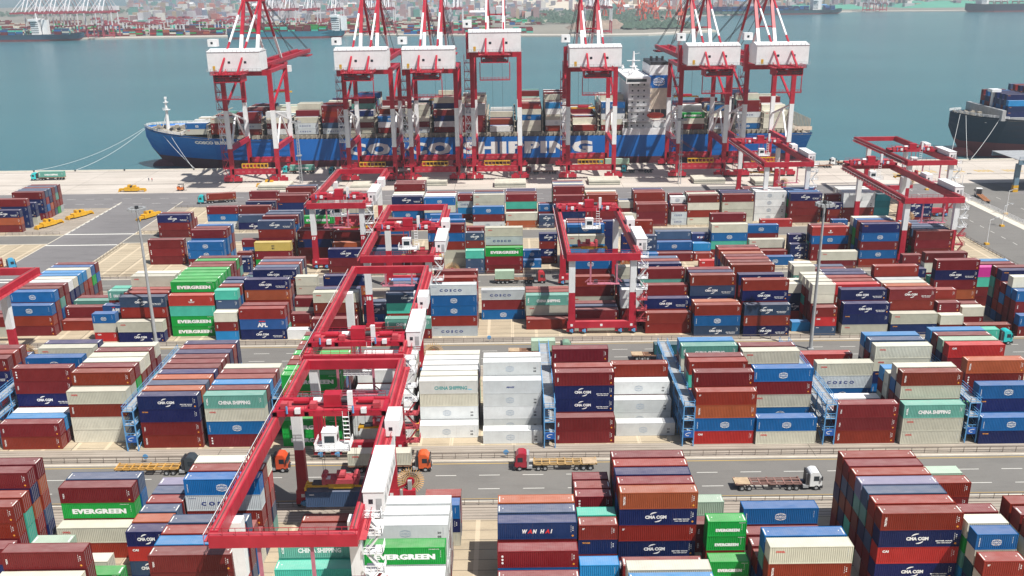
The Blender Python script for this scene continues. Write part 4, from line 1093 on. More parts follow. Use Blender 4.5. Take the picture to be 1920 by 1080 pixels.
# ------------------------------------------------------------------ ground, roads, water
def ground_mat(name, c0, c1, joint=None, stains=.4, scale=.06, rough=.85, jc=(.10, .09, .07)):
    m, t, p = newmat(name)
    pos = N(t, "ShaderNodeNewGeometry").outputs['Position']
    a = mixc(t, ramp(t, noise(t, pos, scale, 5, .6), .3, .7), c0, c1)
    st_ = noise(t, mapping(t, pos, (.35, 1.6, 1)), .22, 6, .7)
    f = ramp(t, st_, .50, .72, (0,0,0,1), (stains, stains, stains, 1))
    a = mixc(t, f, a, tuple(x * .52 for x in c0))
    fine = noise(t, pos, 2.2, 6, .75)
    a = mixc(t, ramp(t, fine, .35, .75, (0,0,0,1), (.28,.28,.28,1)), a, tuple(min(1, x * 1.25) for x in c1))
    if joint:
        sx, sy = joint
        br = N(t, "ShaderNodeTexBrick"); br.offset = 0; br.inputs['Scale'].default_value = 1
        br.inputs['Brick Width'].default_value = sx; br.inputs['Row Height'].default_value = sy; br.inputs['Mortar Size'].default_value = .07
        br.inputs['Color1'].default_value = (0,0,0,1); br.inputs['Color2'].default_value = (.16,.16,.16,1); br.inputs['Mortar'].default_value = (1,1,1,1)
        t.links.new(pos, br.inputs['Vector'])
        a = mixc(t, br.outputs['Color'], a, jc)
    if joint and joint[0] == 13.0:
        b2 = N(t, "ShaderNodeTexBrick"); b2.offset = 0; b2.inputs['Scale'].default_value = 1
        b2.inputs['Brick Width'].default_value = 6.46; b2.inputs['Row Height'].default_value = 400; b2.inputs['Mortar Size'].default_value = .42
        b2.inputs['Color1'].default_value = (0,0,0,1); b2.inputs['Color2'].default_value = (0,0,0,1); b2.inputs['Mortar'].default_value = (.55,.55,.55,1)
        t.links.new(pos, b2.inputs['Vector'])
        a = mixc(t, b2.outputs['Color'], a, (.60, .50, .36))
    t.links.new(a, p.inputs['Base Color']); p.inputs['Roughness'].default_value = rough
    bump(t, p, fine, .3, .02)
    return m
CONC = ground_mat("yard_concrete", (.36, .29, .20), (.46, .385, .275), (13.0, 2.85), .45)
ASPH = ground_mat("asphalt", (.135, .128, .12), (.17, .162, .15), None, .35, .05)
ASPL = ground_mat("asphalt_pale", (.135, .128, .13), (.185, .176, .178), None, .5, .03)
APRON = ground_mat("apron_concrete", (.44, .39, .34), (.54, .49, .44), (26, 9), .35, .03)
STRIP = ground_mat("rail_strip_concrete", (.30, .255, .21), (.38, .33, .28), (60, .9), .6, .1)
KERB = ground_mat("kerb_concrete", (.50, .46, .38), (.62, .58, .50), None, .3, .5)
def sheet(name, x0, y0, x1, y1, z, mat, kind="structure"):
    g = MB(); g.add([(x0,y0,z),(x1,y0,z),(x1,y1,z),(x0,y1,z)], [(0,1,2,3)]); return tag(g.build(name, [mat]), kind=kind)
g = MB()
g.add([(-1500,-60,0),(1500,-60,0),(1500,470,0),(-1500,470,0)], [(0,1,2,3)]); g.add([(-1500,470,0),(1500,470,0),(1500,470,-12),(-1500,470,-12)], [(0,1,2,3)])
tag(g.build("ground", [CONC]), kind="structure")
def road(y0, y1, x0=-600, x1=600, mat=None): sheet("road", x0, y0, x1, y1, .004, mat or ASPH)
road(146.2, 160.6); road(208.5, 222.8); road(270.2, 282.2, -145, 165); road(327, 339, -145, 165)
road(270.2, 282.2, -600, -172); road(327, 339, -600, -172)
sheet("road", -172, 222.8, -145, 384, .004, ASPL)         # cross street on the left
sheet("road", -600, 384, 600, 413, .008, ASPL)
sheet("traffic_island", -196, 341, -172, 383.5, .02, STRIP)
sheet("traffic_island", -145, 345, -138, 383.5, .02, STRIP)
sheet("road", 166, 222.8, 192, 384, .004, ASPH)           # street along the right-hand side
sheet("road", 196.5, 150, 222, 412, .012, ASPH)
sheet("apron", -1500, 413, 1500, 470, .004, APRON)
sheet("pavement", 192, 150, 196.5, 400, .02, KERB)
g = MB()
for y0, y1 in ((160.6, 167.4), (140, 146.2), (222.8, 227.6), (202, 208.5), (264, 270.2), (282.2, 286)): g.add([(-600,y0,.004),(600,y0,.004),(600,y1,.004),(-600,y1,.004)] if y0 < 250 else [(-145,y0,.004),(165,y0,.004),(165,y1,.004),(-145,y1,.004)], [(0,1,2,3)])
tag(g.build("rail_strip_pavement", [STRIP]), kind="structure")
g = MB()
for y in (160.9, 145.9, 223.1, 208.2): g.box(-600, y - .15, 0, 600, y + .15, .14, 0)
for y in (270, 282.4, 326.8, 339.3):
    g.box(-145, y - .15, 0, 165, y + .15, .14, 0); g.box(-600, y - .15, 0, -172, y + .15, .14, 0)
g.box(165.7, 224, 0, 166, 400, .14, 0); g.box(-145.2, 284, 0, -144.9, 395, .14, 0); g.box(-172.2, 284, 0, -171.9, 395, .14, 0)
g.box(-1500, 468.9, 0, 1500, 470.2, .35, 0)
tag(g.build("kerb", [KERB]), kind="structure")
g = MB()
for y, x0, x1 in ((150.4, -200, 200), (155.4, -200, 200), (213, -260, 200), (218, -260, 200), (276, -140, 160), (392, -250, 190), (402, -250, 190)):
    x = x0
    while x < x1: g.box(x, y - .07, .01, x + 4, y + .07, .024, 0); x += 8.4
for y in (159.9, 146.9, 222.2): g.box(-300, y - .1, .01, 300, y + .1, .024, 1)
for y in (272, 281, 283.8, 325, 340.5): g.box(-172, y - .45, .012, -145, y + .45, .022, 0)
for i in range(12): g.box(-171.8 + 0, 341 + i * 4.4, .012, -171.4, 344 + i * 4.4, .022, 0)
for i in range(22): g.box(208.8, 170 + i * 10, .016, 209.0, 174 + i * 10, .026, 0); g.box(178.8, 230 + i * 8, .01, 179.0, 233 + i * 8, .024, 0)
for i, (x, y) in enumerate([(186, 432), (200, 438), (214, 438), (228, 438), (242, 438)]):
    for q in range(4): g.add([(x + q * 2.2, y, .026), (x + q * 2.2 + 1.2, y, .026), (x + q * 2.2 + .4, y + 5, .026), (x + q * 2.2 - .8, y + 5, .026)], [(0,1,2,3)], 1)
tag(g.build("road_markings", [WHITEP, plain("ochre_marking", (.50, .33, .08), .8)]), kind="structure")
g = MB()
for y in (164.3, 206, 143.9, 109.5, 226.4, 229.9, 268.5, 285, 288, 291.6, 326, 343, 350.5, 352, 393.5):
    g.box(-600 if y < 240 else -145, y - .05, .008, 600 if y < 240 else 165, y + .05, .06, 0)
for y in (434, 465.5): g.box(-700, y - .06, .008, 700, y + .06, .05, 0); g.box(-700, y - .55, .005, 700, y - .4, .02, 0)
tag(g.build("crane_rail", [STEELRAIL]), kind="structure")
# quay wall: fenders and bollards
for i in range(34):
    x = -250 + i * 16
    g = MB(); g.cyl((x, 470.25, -1), (x, 471.6, -1), .9, 10, 0); g.box(x - 1.1, 471.5, -2.6, x + 1.1, 471.8, .1, 0)
    if -262 < x < 262: tag(g.build("fender", [RUBBER]), "black rubber fender on the quay wall at the water", "fender", "fenders along the quay wall")
for x in (-246.9, -225.5, -200, -164, -132, -100, -70, -40, -8, 22, 52, 80, 110, 140, 170, 200, 228, 238, 262):
    g = MB(); g.cyl((x, 468.2, 0), (x, 468.2, .55), .32, 10, 0, .26); g.cyl((x, 468.2, .55), (x, 468.2, .85), .5, 10, 0, .42)
    tag(g.build("bollard", [DARK]), "small black mooring bollard on the quay edge", "bollard", "bollards along the quay edge")
# sea
def water():
    m, t, p = newmat("sea_water")
    pos = N(t, "ShaderNodeNewGeometry").outputs['Position']
    a = mixc(t, ramp(t, noise(t, mapping(t, pos, (.6, 1, 1)), .004, 4), .35, .65), (.045, .148, .180), (.056, .178, .210))
    t.links.new(a, p.inputs['Base Color']); p.inputs['Roughness'].default_value = .16; p.inputs['IOR'].default_value = 1.33
    p.inputs['Specular IOR Level'].default_value = .5
    n1 = noise(t, mapping(t, pos, (.35, 1, 1), (0, 0, .3)), .22, 6, .65); n2 = noise(t, mapping(t, pos, (.6, 1, 1), (0, 0, -.4)), 1.1, 3, .6)
    ad = N(t, "ShaderNodeMath", operation='ADD'); t.links.new(n1, ad.inputs[0]); t.links.new(n2, ad.inputs[1])
    bump(t, p, ad.outputs[0], .55, .5)
    return m
sheet("water", -9000, 470.0, 9000, 16000, -3.0, water())
# ------------------------------------------------------------------ fences
FENCEM = paint("fence_brown_grey", (.16, .13, .11), .6)
def fence(p, q, label, h=1.15, step=2.6, mat=None, bars=2, r=.045):
    g = MB(); g.rail([(p[0], p[1], .02), (q[0], q[1], .02)], h, step, 0, r, bars)
    tag(g.build("fence", [mat or FENCEM]), label, "fence", "low fences along the roads")
fence((-160, 162.0), (160, 162.0), "low dark railing on the far side of the nearest road")
fence((-160, 144.9), (160, 144.9), "low dark railing on the near side of the nearest road")
fence((-170, 224.2), (165, 224.2), "low dark railing on the far side of the second road")
fence((-144, 283.6), (164, 283.6), "low railing on the far side of the third road")
fence((-144, 269.0), (-60, 269.0), "low railing on the near side of the third road, left part")
fence((-144, 340.6), (162, 340.6), "low railing on the far side of the fourth road, right of the cross street")
fence((-260, 283.6), (-174, 283.6), "low railing left of the cross street, nearer one")
fence((-260, 340.6), (-174, 340.6), "low railing left of the cross street, farther one")
fence((-143.6, 284), (-143.6, 325), "railing running away along the cross street")
fence((-144, 382.8), (-60, 382.8), "low railing beside the wide road behind the yard, left part")
fence((165, 226), (165, 350), "dark railing along the left side of the right-hand street")
g = MB(); g.rail([(196.3, 330, .02), (196.3, 408, .02)], 1.5, 1.0, 0, .05, 3); tag(g.build("fence", [WHT]), "white railing between the two right-hand roads, far part", "fence", "low fences along the roads")
g = MB(); g.rail([(196.3, 225, .02), (196.3, 329, .02)], 1.5, 1.2, 0, .05, 3); tag(g.build("fence", [WHT]), "white railing between the two right-hand roads, near part", "fence", "low fences along the roads")
# signs on the nearest railing
for x, y, c, l in ((-73.5, 162.1, RAILBLUE, "small blue sign on the railing behind the dark truck"), (-1.6, 162.1, RAILBLUE, "small light blue round sign on the railing left of the red truck"), (-6.2, 224.3, RAILBLUE, "small light blue sign on the second road's railing")):
    g = MB(); g.cyl((x, y - .1, 1.3), (x, y - .03, 1.3), .55, 14, 0); g.beam((x, y, 0), (x, y, 1.2), .08, .08, 1); tag(g.build("road_sign", [c, GREY]), l, "sign", "round road signs")

# ------------------------------------------------------------------ reefer racks (blue steel towers between columns)
def rack(x, y0, y1, label, sign=True, w=2.2, zt=8.9):
    o = empty("refrigeration_rack", (x, y0, 0)); tag(o, label, "steel rack", "blue steel racks between container columns")
    Lr = y1 - y0; n = max(1, round(Lr / 5.6)); g = MB(); d = MB(); h = MB()
    for i in range(n + 1):
        y = i * Lr / n
        for xx in (0, w): g.beam((xx, y, 0), (xx, y, zt), .2, .2, 0)
        for z in (2.9, 5.8, zt): g.beam((0, y, z), (w, y, z), .14, .16, 0)
        if i < n:
            for xx in (0, w):
                for z in (2.9, 5.8): g.beam((xx, y, z - 2.7), (xx, y + Lr / n, z), .09, .09, 0)
    for z in (2.9, 5.8, zt):
        d.box(.1, 0, z, w - .1, Lr, z + .06, 0)
        for q in range(int(Lr / .9)): d.box(.1, q * .9, z + .06, w - .1, q * .9 + .12, z + .1, 0)
        for xx in (0, w): g.beam((xx, 0, z), (xx, Lr, z), .14, .18, 0)
        h.rail([(0, 0, z), (0, Lr, z)], 1.1, 2.8, 0, .04); h.rail([(w, 0, z), (w, Lr, z)], 1.1, 2.8, 0, .04); h.rail([(0, 0, z), (w, 0, z)], 1.1, 1.1, 0, .04)
    g.build("frame", [RAILBLUE], o); d.build("walkway", [GREY], o); h.build("handrail", [RAILBLUE], o)
    s = MB()
    for i in range(3):
        z = i * 2.95; a, b = (2.2, 5.0) if i % 2 == 0 else (5.0, 2.2)
        for xx in (.35, 1.1): s.beam((xx, a, z + .1), (xx, b, z + 2.9), .08, .2, 0)
        for q in range(9): f = (q + .5) / 9; s.box(.35, a + (b - a) * f - .12, z + 2.9 * f, 1.1, a + (b - a) * f + .12, z + 2.9 * f + .04, 0)
    s.build("stairs", [RAILBLUE], o)
    if sign:
        b = MB(); b.box(.15, -.12, 2.0, w - .15, -.05, 3.5, 0); b.build("sign_board", [paint("sign_blue", (.01, .09, .36), .4)], o)
        k = Ink(); k.arc(w / 2 - .1, 2.7, .45, .3, .12, 90, 300, Wt, 8); k.rect(w/2 - .1, 3.0, w/2 + .5, 3.12, Wt); ink_obj(k, -.13, o, "sign_mark")
rack(6.2, 166.0, 200.5, "blue steel rack just right of the white container columns")
rack(34.3, 166.0, 200.5, "blue steel rack left of the column with globe-marked blue box")
rack(62.9, 166.0, 200.0, "blue steel rack left of the three-high maroon stack")
rack(91.8, 166.0, 196.0, "rightmost blue steel rack, beside the light blue containers")
rack(-79.0, 166.8, 200.0, "blue steel rack left of the navy container column")
rack(-50.0, 172.0, 200.0, "blue steel rack beside the left girder of the gantry crane", False)
rack(-108.6, 170.0, 200.0, "leftmost blue steel rack, at the picture's left edge", False)

# ------------------------------------------------------------------ light masts and street lamps
def mast(x, y, h, label, lattice=False):
    o = empty("light_mast", (x, y, 0)); tag(o, label, "light mast")
    g = MB()
    if lattice:
        for sx, sy in ((-.6, -.6), (.6, -.6), (.6, .6), (-.6, .6)): g.beam((sx, sy, 0), (sx * .6, sy * .6, h), .16, .16, 0)
        n = int(h / 1.5)
        for i in range(n):
            a = .6 * (1 - .4 * i / n); b = .6 * (1 - .4 * (i + 1) / n); z0 = i * h / n; z1 = (i + 1) * h / n
            g.beam((-a, -a, z0), (b, -b, z1), .08, .08, 0); g.beam((a, -a, z0), (-b, -b, z1), .08, .08, 0); g.beam((a, -a, z0), (b, b, z1), .08, .08, 0); g.beam((-a, -a, z0), (-b, b, z1), .08, .08, 0)
        g.box(-1.1, -1.1, h * .45, 1.1, 1.1, h * .45 + .5, 0)
    else:
        g.cyl((0, 0, 0), (0, 0, h), .46, 14, 0, .26); g.box(-.7, -.7, 0, .7, .7, .4, 0)
    g.build("pole", [GREY], o)
    g = MB(); n = 12
    for i in range(n):
        a = 2 * math.pi * i / n; b = 2 * math.pi * (i + 1) / n; r = 1.9
        g.beam((r * math.cos(a), r * math.sin(a), h), (r * math.cos(b), r * math.sin(b), h), .14, .14, 0)
        if i % 2: g.beam((0, 0, h), (r * math.cos(a), r * math.sin(a), h), .1, .1, 0)
        g.box(r * math.cos(a) - .32, r * math.sin(a) - .32, h - .55, r * math.cos(a) + .32, r * math.sin(a) + .32, h + .2, 0)
    g.cyl((0, 0, h - .2), (0, 0, h + .7), .5, 8, 2)
    g.build("lamp_ring", [GREY, WHT, DARK], o)
mast(-95.3, 227.0, 36.6, "slim grey light mast on the left, in front of the CMA stack".replace("the CMA stack", "navy and cream boxes"))
mast(76.3, 216.5, 38.2, "slim grey light mast on the right, rising from the second road")
mast(-100.2, 430.5, 29.5, "lattice light mast beside the leftmost quay crane", True)
mast(78.8, 419.5, 30.0, "lattice light mast in front of the quay crane right of the bridge", True)
def lamp(x, y, h, label, s=1):
    o = empty("street_lamp", (x, y, 0)); tag(o, label, "street lamp", "white street lamps by the right-hand roads")
    g = MB(); g.cyl((0, 0, 0), (0, 0, h), .16, 8, 0, .1); g.beam((0, 0, h), (s * 2.2, 0, h + .8), .14, .14, 0); g.box(-.7, -.7, 0, .7, .7, .6, 1); g.build("pole", [WHT, YEL], o)
    g = MB(); g.box(s * 2.0 - .5, -.3, h + .7, s * 2.0 + 1.1, .3, h + .95, 0); g.build("lamp_head", [GREY], o)
lamp(168.5, 311, 8.9, "white street lamp left of the right-hand street, nearest one")
lamp(186.5, 335.5, 8.0, "white street lamp between the right-hand roads, right of the end gantry crane")
lamp(197.5, 354, 9.5, "white street lamp behind the white railing, near the flatbed truck")
lamp(190.5, 378, 11.0, "white street lamp close to the end gantry crane's white house")
lamp(186.0, 400, 11.5, "farthest white street lamp, by the ochre striped markings", -1)

# ------------------------------------------------------------------ trucks
def truck(x, y, rz, cab_col, label, load=None, L=12.4, plate=True, dark_back=True, bed=(.30, .16, .10), nl=3):
    """tractor faces +X of its own frame, trailer trails behind"""
    o = empty("container_truck", (x, y, 0), rz); tag(o, label, "truck", "container trucks on the roads")
    cm = paint("cab_%02x%02x%02x" % tuple(int(c * 255) for c in cab_col), cab_col, .3, .12, .5, (.2, .17, .15), .15, spec=.6)
    bm = bmesh.new()
    pr = [(0, .75), (0, 3.5), (.55, 3.85), (1.55, 3.8), (2.15, 3.0), (2.32, 1.9), (2.38, .75)]
    va = [bm.verts.new((p[0], -1.22, p[1])) for p in pr]; vb = [bm.verts.new((p[0], 1.22, p[1])) for p in pr]
    bm.faces.new(va); bm.faces.new(vb[::-1])
    for i in range(len(pr)): j = (i + 1) % len(pr); bm.faces.new((va[j], va[i], vb[i], vb[j]))
    bmesh.ops.bevel(bm, geom=list(bm.edges), offset=.09, segments=2, affect='EDGES', clamp_overlap=True)
    bmesh.ops.recalc_face_normals(bm, faces=bm.faces)
    me = bpy.data.meshes.new("cab"); bm.to_mesh(me); bm.free(); me.materials.append(cm); link(bpy.data.objects.new("cab", me), o)
    g = MB(); g.add([(2.24, -1.08, 1.95), (2.24, 1.08, 1.95), (2.0, 1.08, 3.12), (2.0, -1.08, 3.12)], [(0, 1, 2, 3)], 0)
    for v in range(4): x_, y_, z_ = g.v[v]; g.v[v] = (x_ + .16, y_, z_)
    g.box(.75, -1.25, 2.0, 1.75, -1.225, 2.95, 0); g.box(.75, 1.225, 2.0, 1.75, 1.25, 2.95, 0)
    g.build("window", [GLASS], o)
    g = MB(); g.box(2.0, -1.25, .45, 2.5, 1.25, 1.0, 0); g.box(2.38, -.8, 1.0, 2.44, .8, 1.5, 0)
    for s in (-1, 1): g.box(2.1, s * 1.45 - .12, 2.2, 2.3, s * 1.45 + .12, 3.0, 0)
    g.build("bumper", [DARK], o)
    for s in (-1, 1): g = MB(); g.box(2.5, s * .95 - .2, .65, 2.54, s * .95 + .2, .9, 0); g.build("headlight", [WHT], o)
    g = MB(); g.box(-4.3, -.42, .8, 2.0, .42, 1.15, 0); g.box(-1.1, -1.2, .55, -.1, -.6, 1.1, 1); g.box(-1.1, .6, .55, -.1, 1.2, 1.1, 1); g.cyl((-.5, -.95, 1.2), (-.5, -.95, 3.4), .12, 8, 1); g.box(-.45, -1.15, 1.1, -.08, 1.15, 3.5, 0 if dark_back else 1); g.cyl((-2.9, 0, 1.15), (-2.9, 0, 1.32), .6, 12, 0)
    g.build("chassis", [DARK, GREY], o)
    bm_ = paint("bed_%02x%02x%02x" % tuple(int(c * 255) for c in bed), bed, .7, .4, 1.2)
    g = MB(); x1 = -1.3; x0 = x1 - L
    for s in (-.5, .5): g.box(x0, s - .1, 1.2, x1, s + .1, 1.5, 0)
    n = 9
    for i in range(n): xx = x0 + (L - .25) * i / (n - 1); g.box(xx, -1.2, 1.25, xx + .22, 1.2, 1.48, 0)
    for s in (-1.2, 1.08): g.box(x0, s, 1.27, x1, s + .12, 1.46, 0)
    for xx in (x0 + .1, x0 + L * .5, x1 - .4): g.box(xx, -1.24, 1.45, xx + .3, -1.0, 1.62, 0); g.box(xx, 1.0, 1.45, xx + .3, 1.24, 1.62, 0)
    g.box(x0 + 6.2, -1.1, .7, x0 + 7.6, -.7, 1.2, 1); g.box(x0 + 5, .6, .7, x0 + 7.6, 1.1, 1.2, 1); g.beam((x1 - 2.5, -.8, .1), (x1 - 2.5, -.8, 1.2), .14, .14, 1)
    if plate: g.box(x0, -1.2, 1.485, x0 + 2.8, 1.2, 1.56, 2)
    g.build("trailer", [bm_, DARK, paint("plywood_bed", (.42, .31, .20), .8, .3, 1.5)], o)
    for xx in [1.35, -2.3, -3.6] + [x0 + 1.3 + 1.35 * i for i in range(nl)]:
        for s in (-1, 1):
            g = MB(); g.cyl((xx, s * 1.22, .52), (xx, s * .82, .52), .52, 16, 0); g.cyl((xx, s * 1.235, .52), (xx, s * 1.2, .52), .27, 12, 1); g.build("wheel", [RUBBER, GREY], o)
    if load:
        lc, ll, lx, ltxt = load
        r_l = LEN[ll]; c = empty("shipping_container"); h = 2.6
        c.location = o.matrix_basis @ Vector((0, 0, 0)); 
        c.rotation_euler = (0, 0, rz)
        off = Vector((x0 + lx, -1.22, 1.64)); off.rotate(Matrix.Rotation(rz, 3, 'Z')); c.location = Vector((x, y, 0)) + off
        base = CODE[lc][0]
        b = bpy.data.objects.new("body", cache(('b', r_l, h, False, False), container_body, r_l, h, False, False)); link(b, c); b.color = (*base, 1)
        d = bpy.data.objects.new("door", cache(('d', r_l, h), container_door, r_l, h)); link(d, c); d.color = (*base, 1)
        flip = abs(rz) > 2
        lm = cache(('l', lc, r_l, h), lettering, lc, r_l, h)
        if lm:
            t_ = bpy.data.objects.new("lettering", lm); link(t_, c)
            if flip: t_.location = (r_l, 2.438, 0); t_.rotation_euler = (0, 0, math.pi)
        tag(c, ltxt, "container", "shipping containers on trucks")
PI = math.pi
truck(-63.9, 157.9, 0, (.035, .045, .055), "dark grey truck with empty ochre trailer on the nearest road, left side", bed=(.50, .27, .06), plate=False)
truck(2.4, 157.9, PI, (.33, .012, .03), "crimson truck facing left with empty trailer on the nearest road", bed=(.42, .27, .11), dark_back=False)
truck(54.6, 149.6, 0, (.72, .74, .75), "white truck facing right with empty rusty trailer on the nearest road", bed=(.24, .13, .11), nl=2)
truck(-46.4, 158.4, 0, (.55, .07, .02), "red-orange truck under the nearest gantry crane's left girder", bed=(.45, .30, .08), plate=False)
truck(-18.6, 160.2 - 2.2, 0, (.62, .10, .02), "orange truck carrying a cream container beside the cable reel", load=('c', 40, .1, "cream container with dark letters on the orange truck"))
truck(12.6, 215.0, 0, (.20, .34, .25), "truck with pale green load on the second road, behind a blue rack", load=('q', 20, 5.8, "pale green container on the truck behind the blue rack"), L=12.4)
truck(43.4, 211.5, 0, (.50, .10, .03), "truck with dark green load on the second road, right of the middle", load=('z', 20, 5.6, "dark green container on the truck behind the maroon stack"))
truck(126.3, 219.0, 0, (.02, .48, .48), "turquoise truck on the second road at the right side", load=('T', 40, .1, "teal container on the turquoise truck behind the crimson stack"))
truck(138.0, 214.0, PI, (.10, .16, .14), "dark truck on the second road at the right edge", load=('z', 20, 5.8, "dark green container with pale roof on the right-edge truck"))
truck(8.2, 274.2, 0, (.42, .02, .03), "red truck with short green load on the third road", load=('q', 20, .2, "short pale green container on the red truck, middle of the yard"), plate=False)
truck(-234.5, 446.5, PI + .05, (.02, .50, .52), "turquoise truck with sea green container at the far left of the quay", load=('t', 40, .1, "sea green container on the turquoise truck, far left of the quay"))
truck(-134.3, 391.0, PI + .22, (.02, .42, .45), "turquoise truck turning with a rust-red container behind the yard", load=('R', 40, .1, "rust-red container on the turning turquoise truck"))
truck(-112.5, 456, PI, (.02, .40, .42), "turquoise truck with sea green container right of the leftmost quay crane", load=('t', 40, .1, "sea green container on the truck right of the leftmost quay crane"))
truck(-88.5, 452.0, PI, (.02, .32, .36), "turquoise truck in the shade of the second quay crane", plate=False)
truck(-62.0, 449.0, PI, (.03, .04, .06), "dark truck between the second and third quay cranes", plate=False)
truck(9.8, 447.0, PI, (.25, .03, .05), "dark red truck with empty trailer right of the tallest quay crane", plate=False)
truck(57.2, 447, PI, (.02, .50, .56), "turquoise truck with dark empty trailer below the white bridge", bed=(.07, .07, .08), plate=False)
truck(47.0, 462.5, PI, (.05, .3, .3), "truck with pale green container close to the hull, below the bridge", load=('q', 40, .1, "pale green container on the truck close to the hull"))
truck(165.0, 460.0, PI, (.70, .72, .72), "white truck on the quay right of the blue ship's stern", plate=False)
truck(148.0, 453.0, PI, (.05, .42, .44), "turquoise truck with empty trailer below the blue ship's stern", plate=False)
truck(201.8, 385.0, 1.35, (.72, .72, .70), "white flatbed truck with orange trailer on the right-hand road", bed=(.50, .22, .10), plate=False)
truck(-170, 295.2, .55, (.05, .3, .5), "blue truck with rust-red container on the cross street, left edge", load=('R', 40, .1, "rust-red container on the truck at the left edge of the cross street"))

# container hanging from the nearest crane and from cranes 2, 3
def hung(code, x, y, z, L_, label):
    c = empty("shipping_container", (x, y, z)); l = LEN[L_]; base = CODE[code][0]
    b = bpy.data.objects.new("body", cache(('b', l, 2.9, False, False), container_body, l, 2.9, False, False)); link(b, c); b.color = (*base, 1)
    d = bpy.data.objects.new("door", cache(('d', l, 2.9), container_door, l, 2.9)); link(d, c); d.color = (*base, 1)
    lm = cache(('l', code, l, 2.9), lettering, code, l, 2.9)
    if lm: link(bpy.data.objects.new("lettering", lm), c)
    tag(c, label, "container", "shipping containers held by cranes")
hung('s', -35.7, 136.4, 5.2, 40, "slate blue container hanging under the nearest crane's yellow spreader")
hung('m', -32.0, 254.4, 11.35, 40, "maroon container hanging under the yellow spreader of crane 18")

# ------------------------------------------------------------------ things lying on the quay apron
HC = paint("hatch_cover_cream", (.52, .50, .42), .7, .25, .4)
HD = plain("hatch_edge", (.14, .15, .13))
for i, (x, y, n) in enumerate([(-117.5, 421, 2), (-75, 424, 1), (-44.5, 426, 2), (-7.5, 420, 2), (36.5, 423, 2), (85.5, 423, 2), (112.5, 417, 2)]):
    g = MB()
    for k_ in range(n):
        z = .3 + k_ * 1.15; g.box(x - .0, y - 4.2, z, x + 14.6, y + 5.8, z + .75, 0)
        for q in range(15): g.box(x + q * 1.0 + .3, y - 4.26, z - .25, x + q * 1.0 + .42, y + 5.8, z, 1)
        g.box(x, y - 4.24, z - .3, x + 14.6, y - 4.16, z - .12, 1)
        for q in (.8, 7, 13.2): g.box(x + q, y - 3.8, z + .75, x + q + .5, y + 5.4, z + .79, 0)
    tag(g.build("hatch_cover", [HC, HD]), ["cream hatch cover pile below the leftmost quay crane", "single cream hatch cover below the second quay crane", "cream hatch cover pile below the third quay crane", "cream hatch cover pile below the tallest quay crane", "cream hatch cover pile below the fifth quay crane", "cream hatch cover pile below the sixth quay crane", "cream hatch cover pile below the rightmost quay crane"][i], "hatch cover", "stacked hatch covers on the quay")
def spreader(x, y, rz, label):
    o = empty("spare_spreader", (x, y, 0), rz); tag(o, label, "spreader", "yellow spreaders parked on the ground")
    g = MB(); g.box(-6, -.7, .6, 6, -.15, 1.5, 0); g.box(-6, .15, .6, 6, .7, 1.5, 0)
    for s in (-6.1, 5.8): g.box(s, -1.25, .1, s + .35, 1.25, .9, 0)
    g.box(-3.4, -1.2, .5, 2.9, 1.2, 2.0, 0); g.build("frame", [YEL], o)
    g = MB(); g.box(-1.8, -.9, 2.0, -.6, .9, 3.2, 0); g.box(.4, -.9, 2.0, 1.8, .9, 2.9, 0); g.cyl((-.3, -1, 2.5), (-.3, 1, 2.5), .4, 8, 1); g.build("hydraulics", [YEL, DARK], o)
spreader(-184.5, 354, 1.15, "bright yellow spreader on the kerb island left of the cross street, nearer")
spreader(-179, 369, 1.1, "bright yellow spreader on the kerb island left of the cross street, farther")
spreader(-149, 366, 1.15, "yellow spreader right of the cross street beside the light mast head")
spreader(-176, 417.5, 0, "flat yellow lifting frame lying on the quay apron, left part")
spreader(-114, 431 - 6, 0, "yellow lifting frame beside the cream hatch covers")
o = empty("forklift", (-153.6, 418, 0)); tag(o, "small orange forklift on the quay apron left of the leftmost crane", "forklift")
OR2 = paint("forklift_orange", (.65, .16, .03), .4)
g = MB(); g.box(-1.5, -.9, .5, 1.2, .9, 1.5, 0); g.box(-1.6, -.8, 1.5, -.6, .8, 2.0, 0); g.build("body", [OR2], o)
g = MB()
for xx in (-.9, .7):
    for yy in (-.75, .75): g.beam((xx, yy, 1.5), (xx, yy, 3.0), .1, .1, 0)
g.box(-1.0, -.85, 3.0, .8, .85, 3.1, 0); g.build("overhead_guard", [DARK], o)
g = MB(); g.beam((1.4, -.4, .2), (1.4, -.4, 3.4), .14, .14, 0); g.beam((1.4, .4, .2), (1.4, .4, 3.4), .14, .14, 0); g.box(1.4, -.5, .2, 2.7, -.35, .28, 0); g.box(1.4, .35, .2, 2.7, .5, .28, 0); g.build("fork_mast", [DARK], o)
for xx in (-.9, .8):
    for s in (-1, 1): g = MB(); g.cyl((xx, s * .95, .4), (xx, s * .65, .4), .4, 12, 0); g.build("wheel", [RUBBER], o)
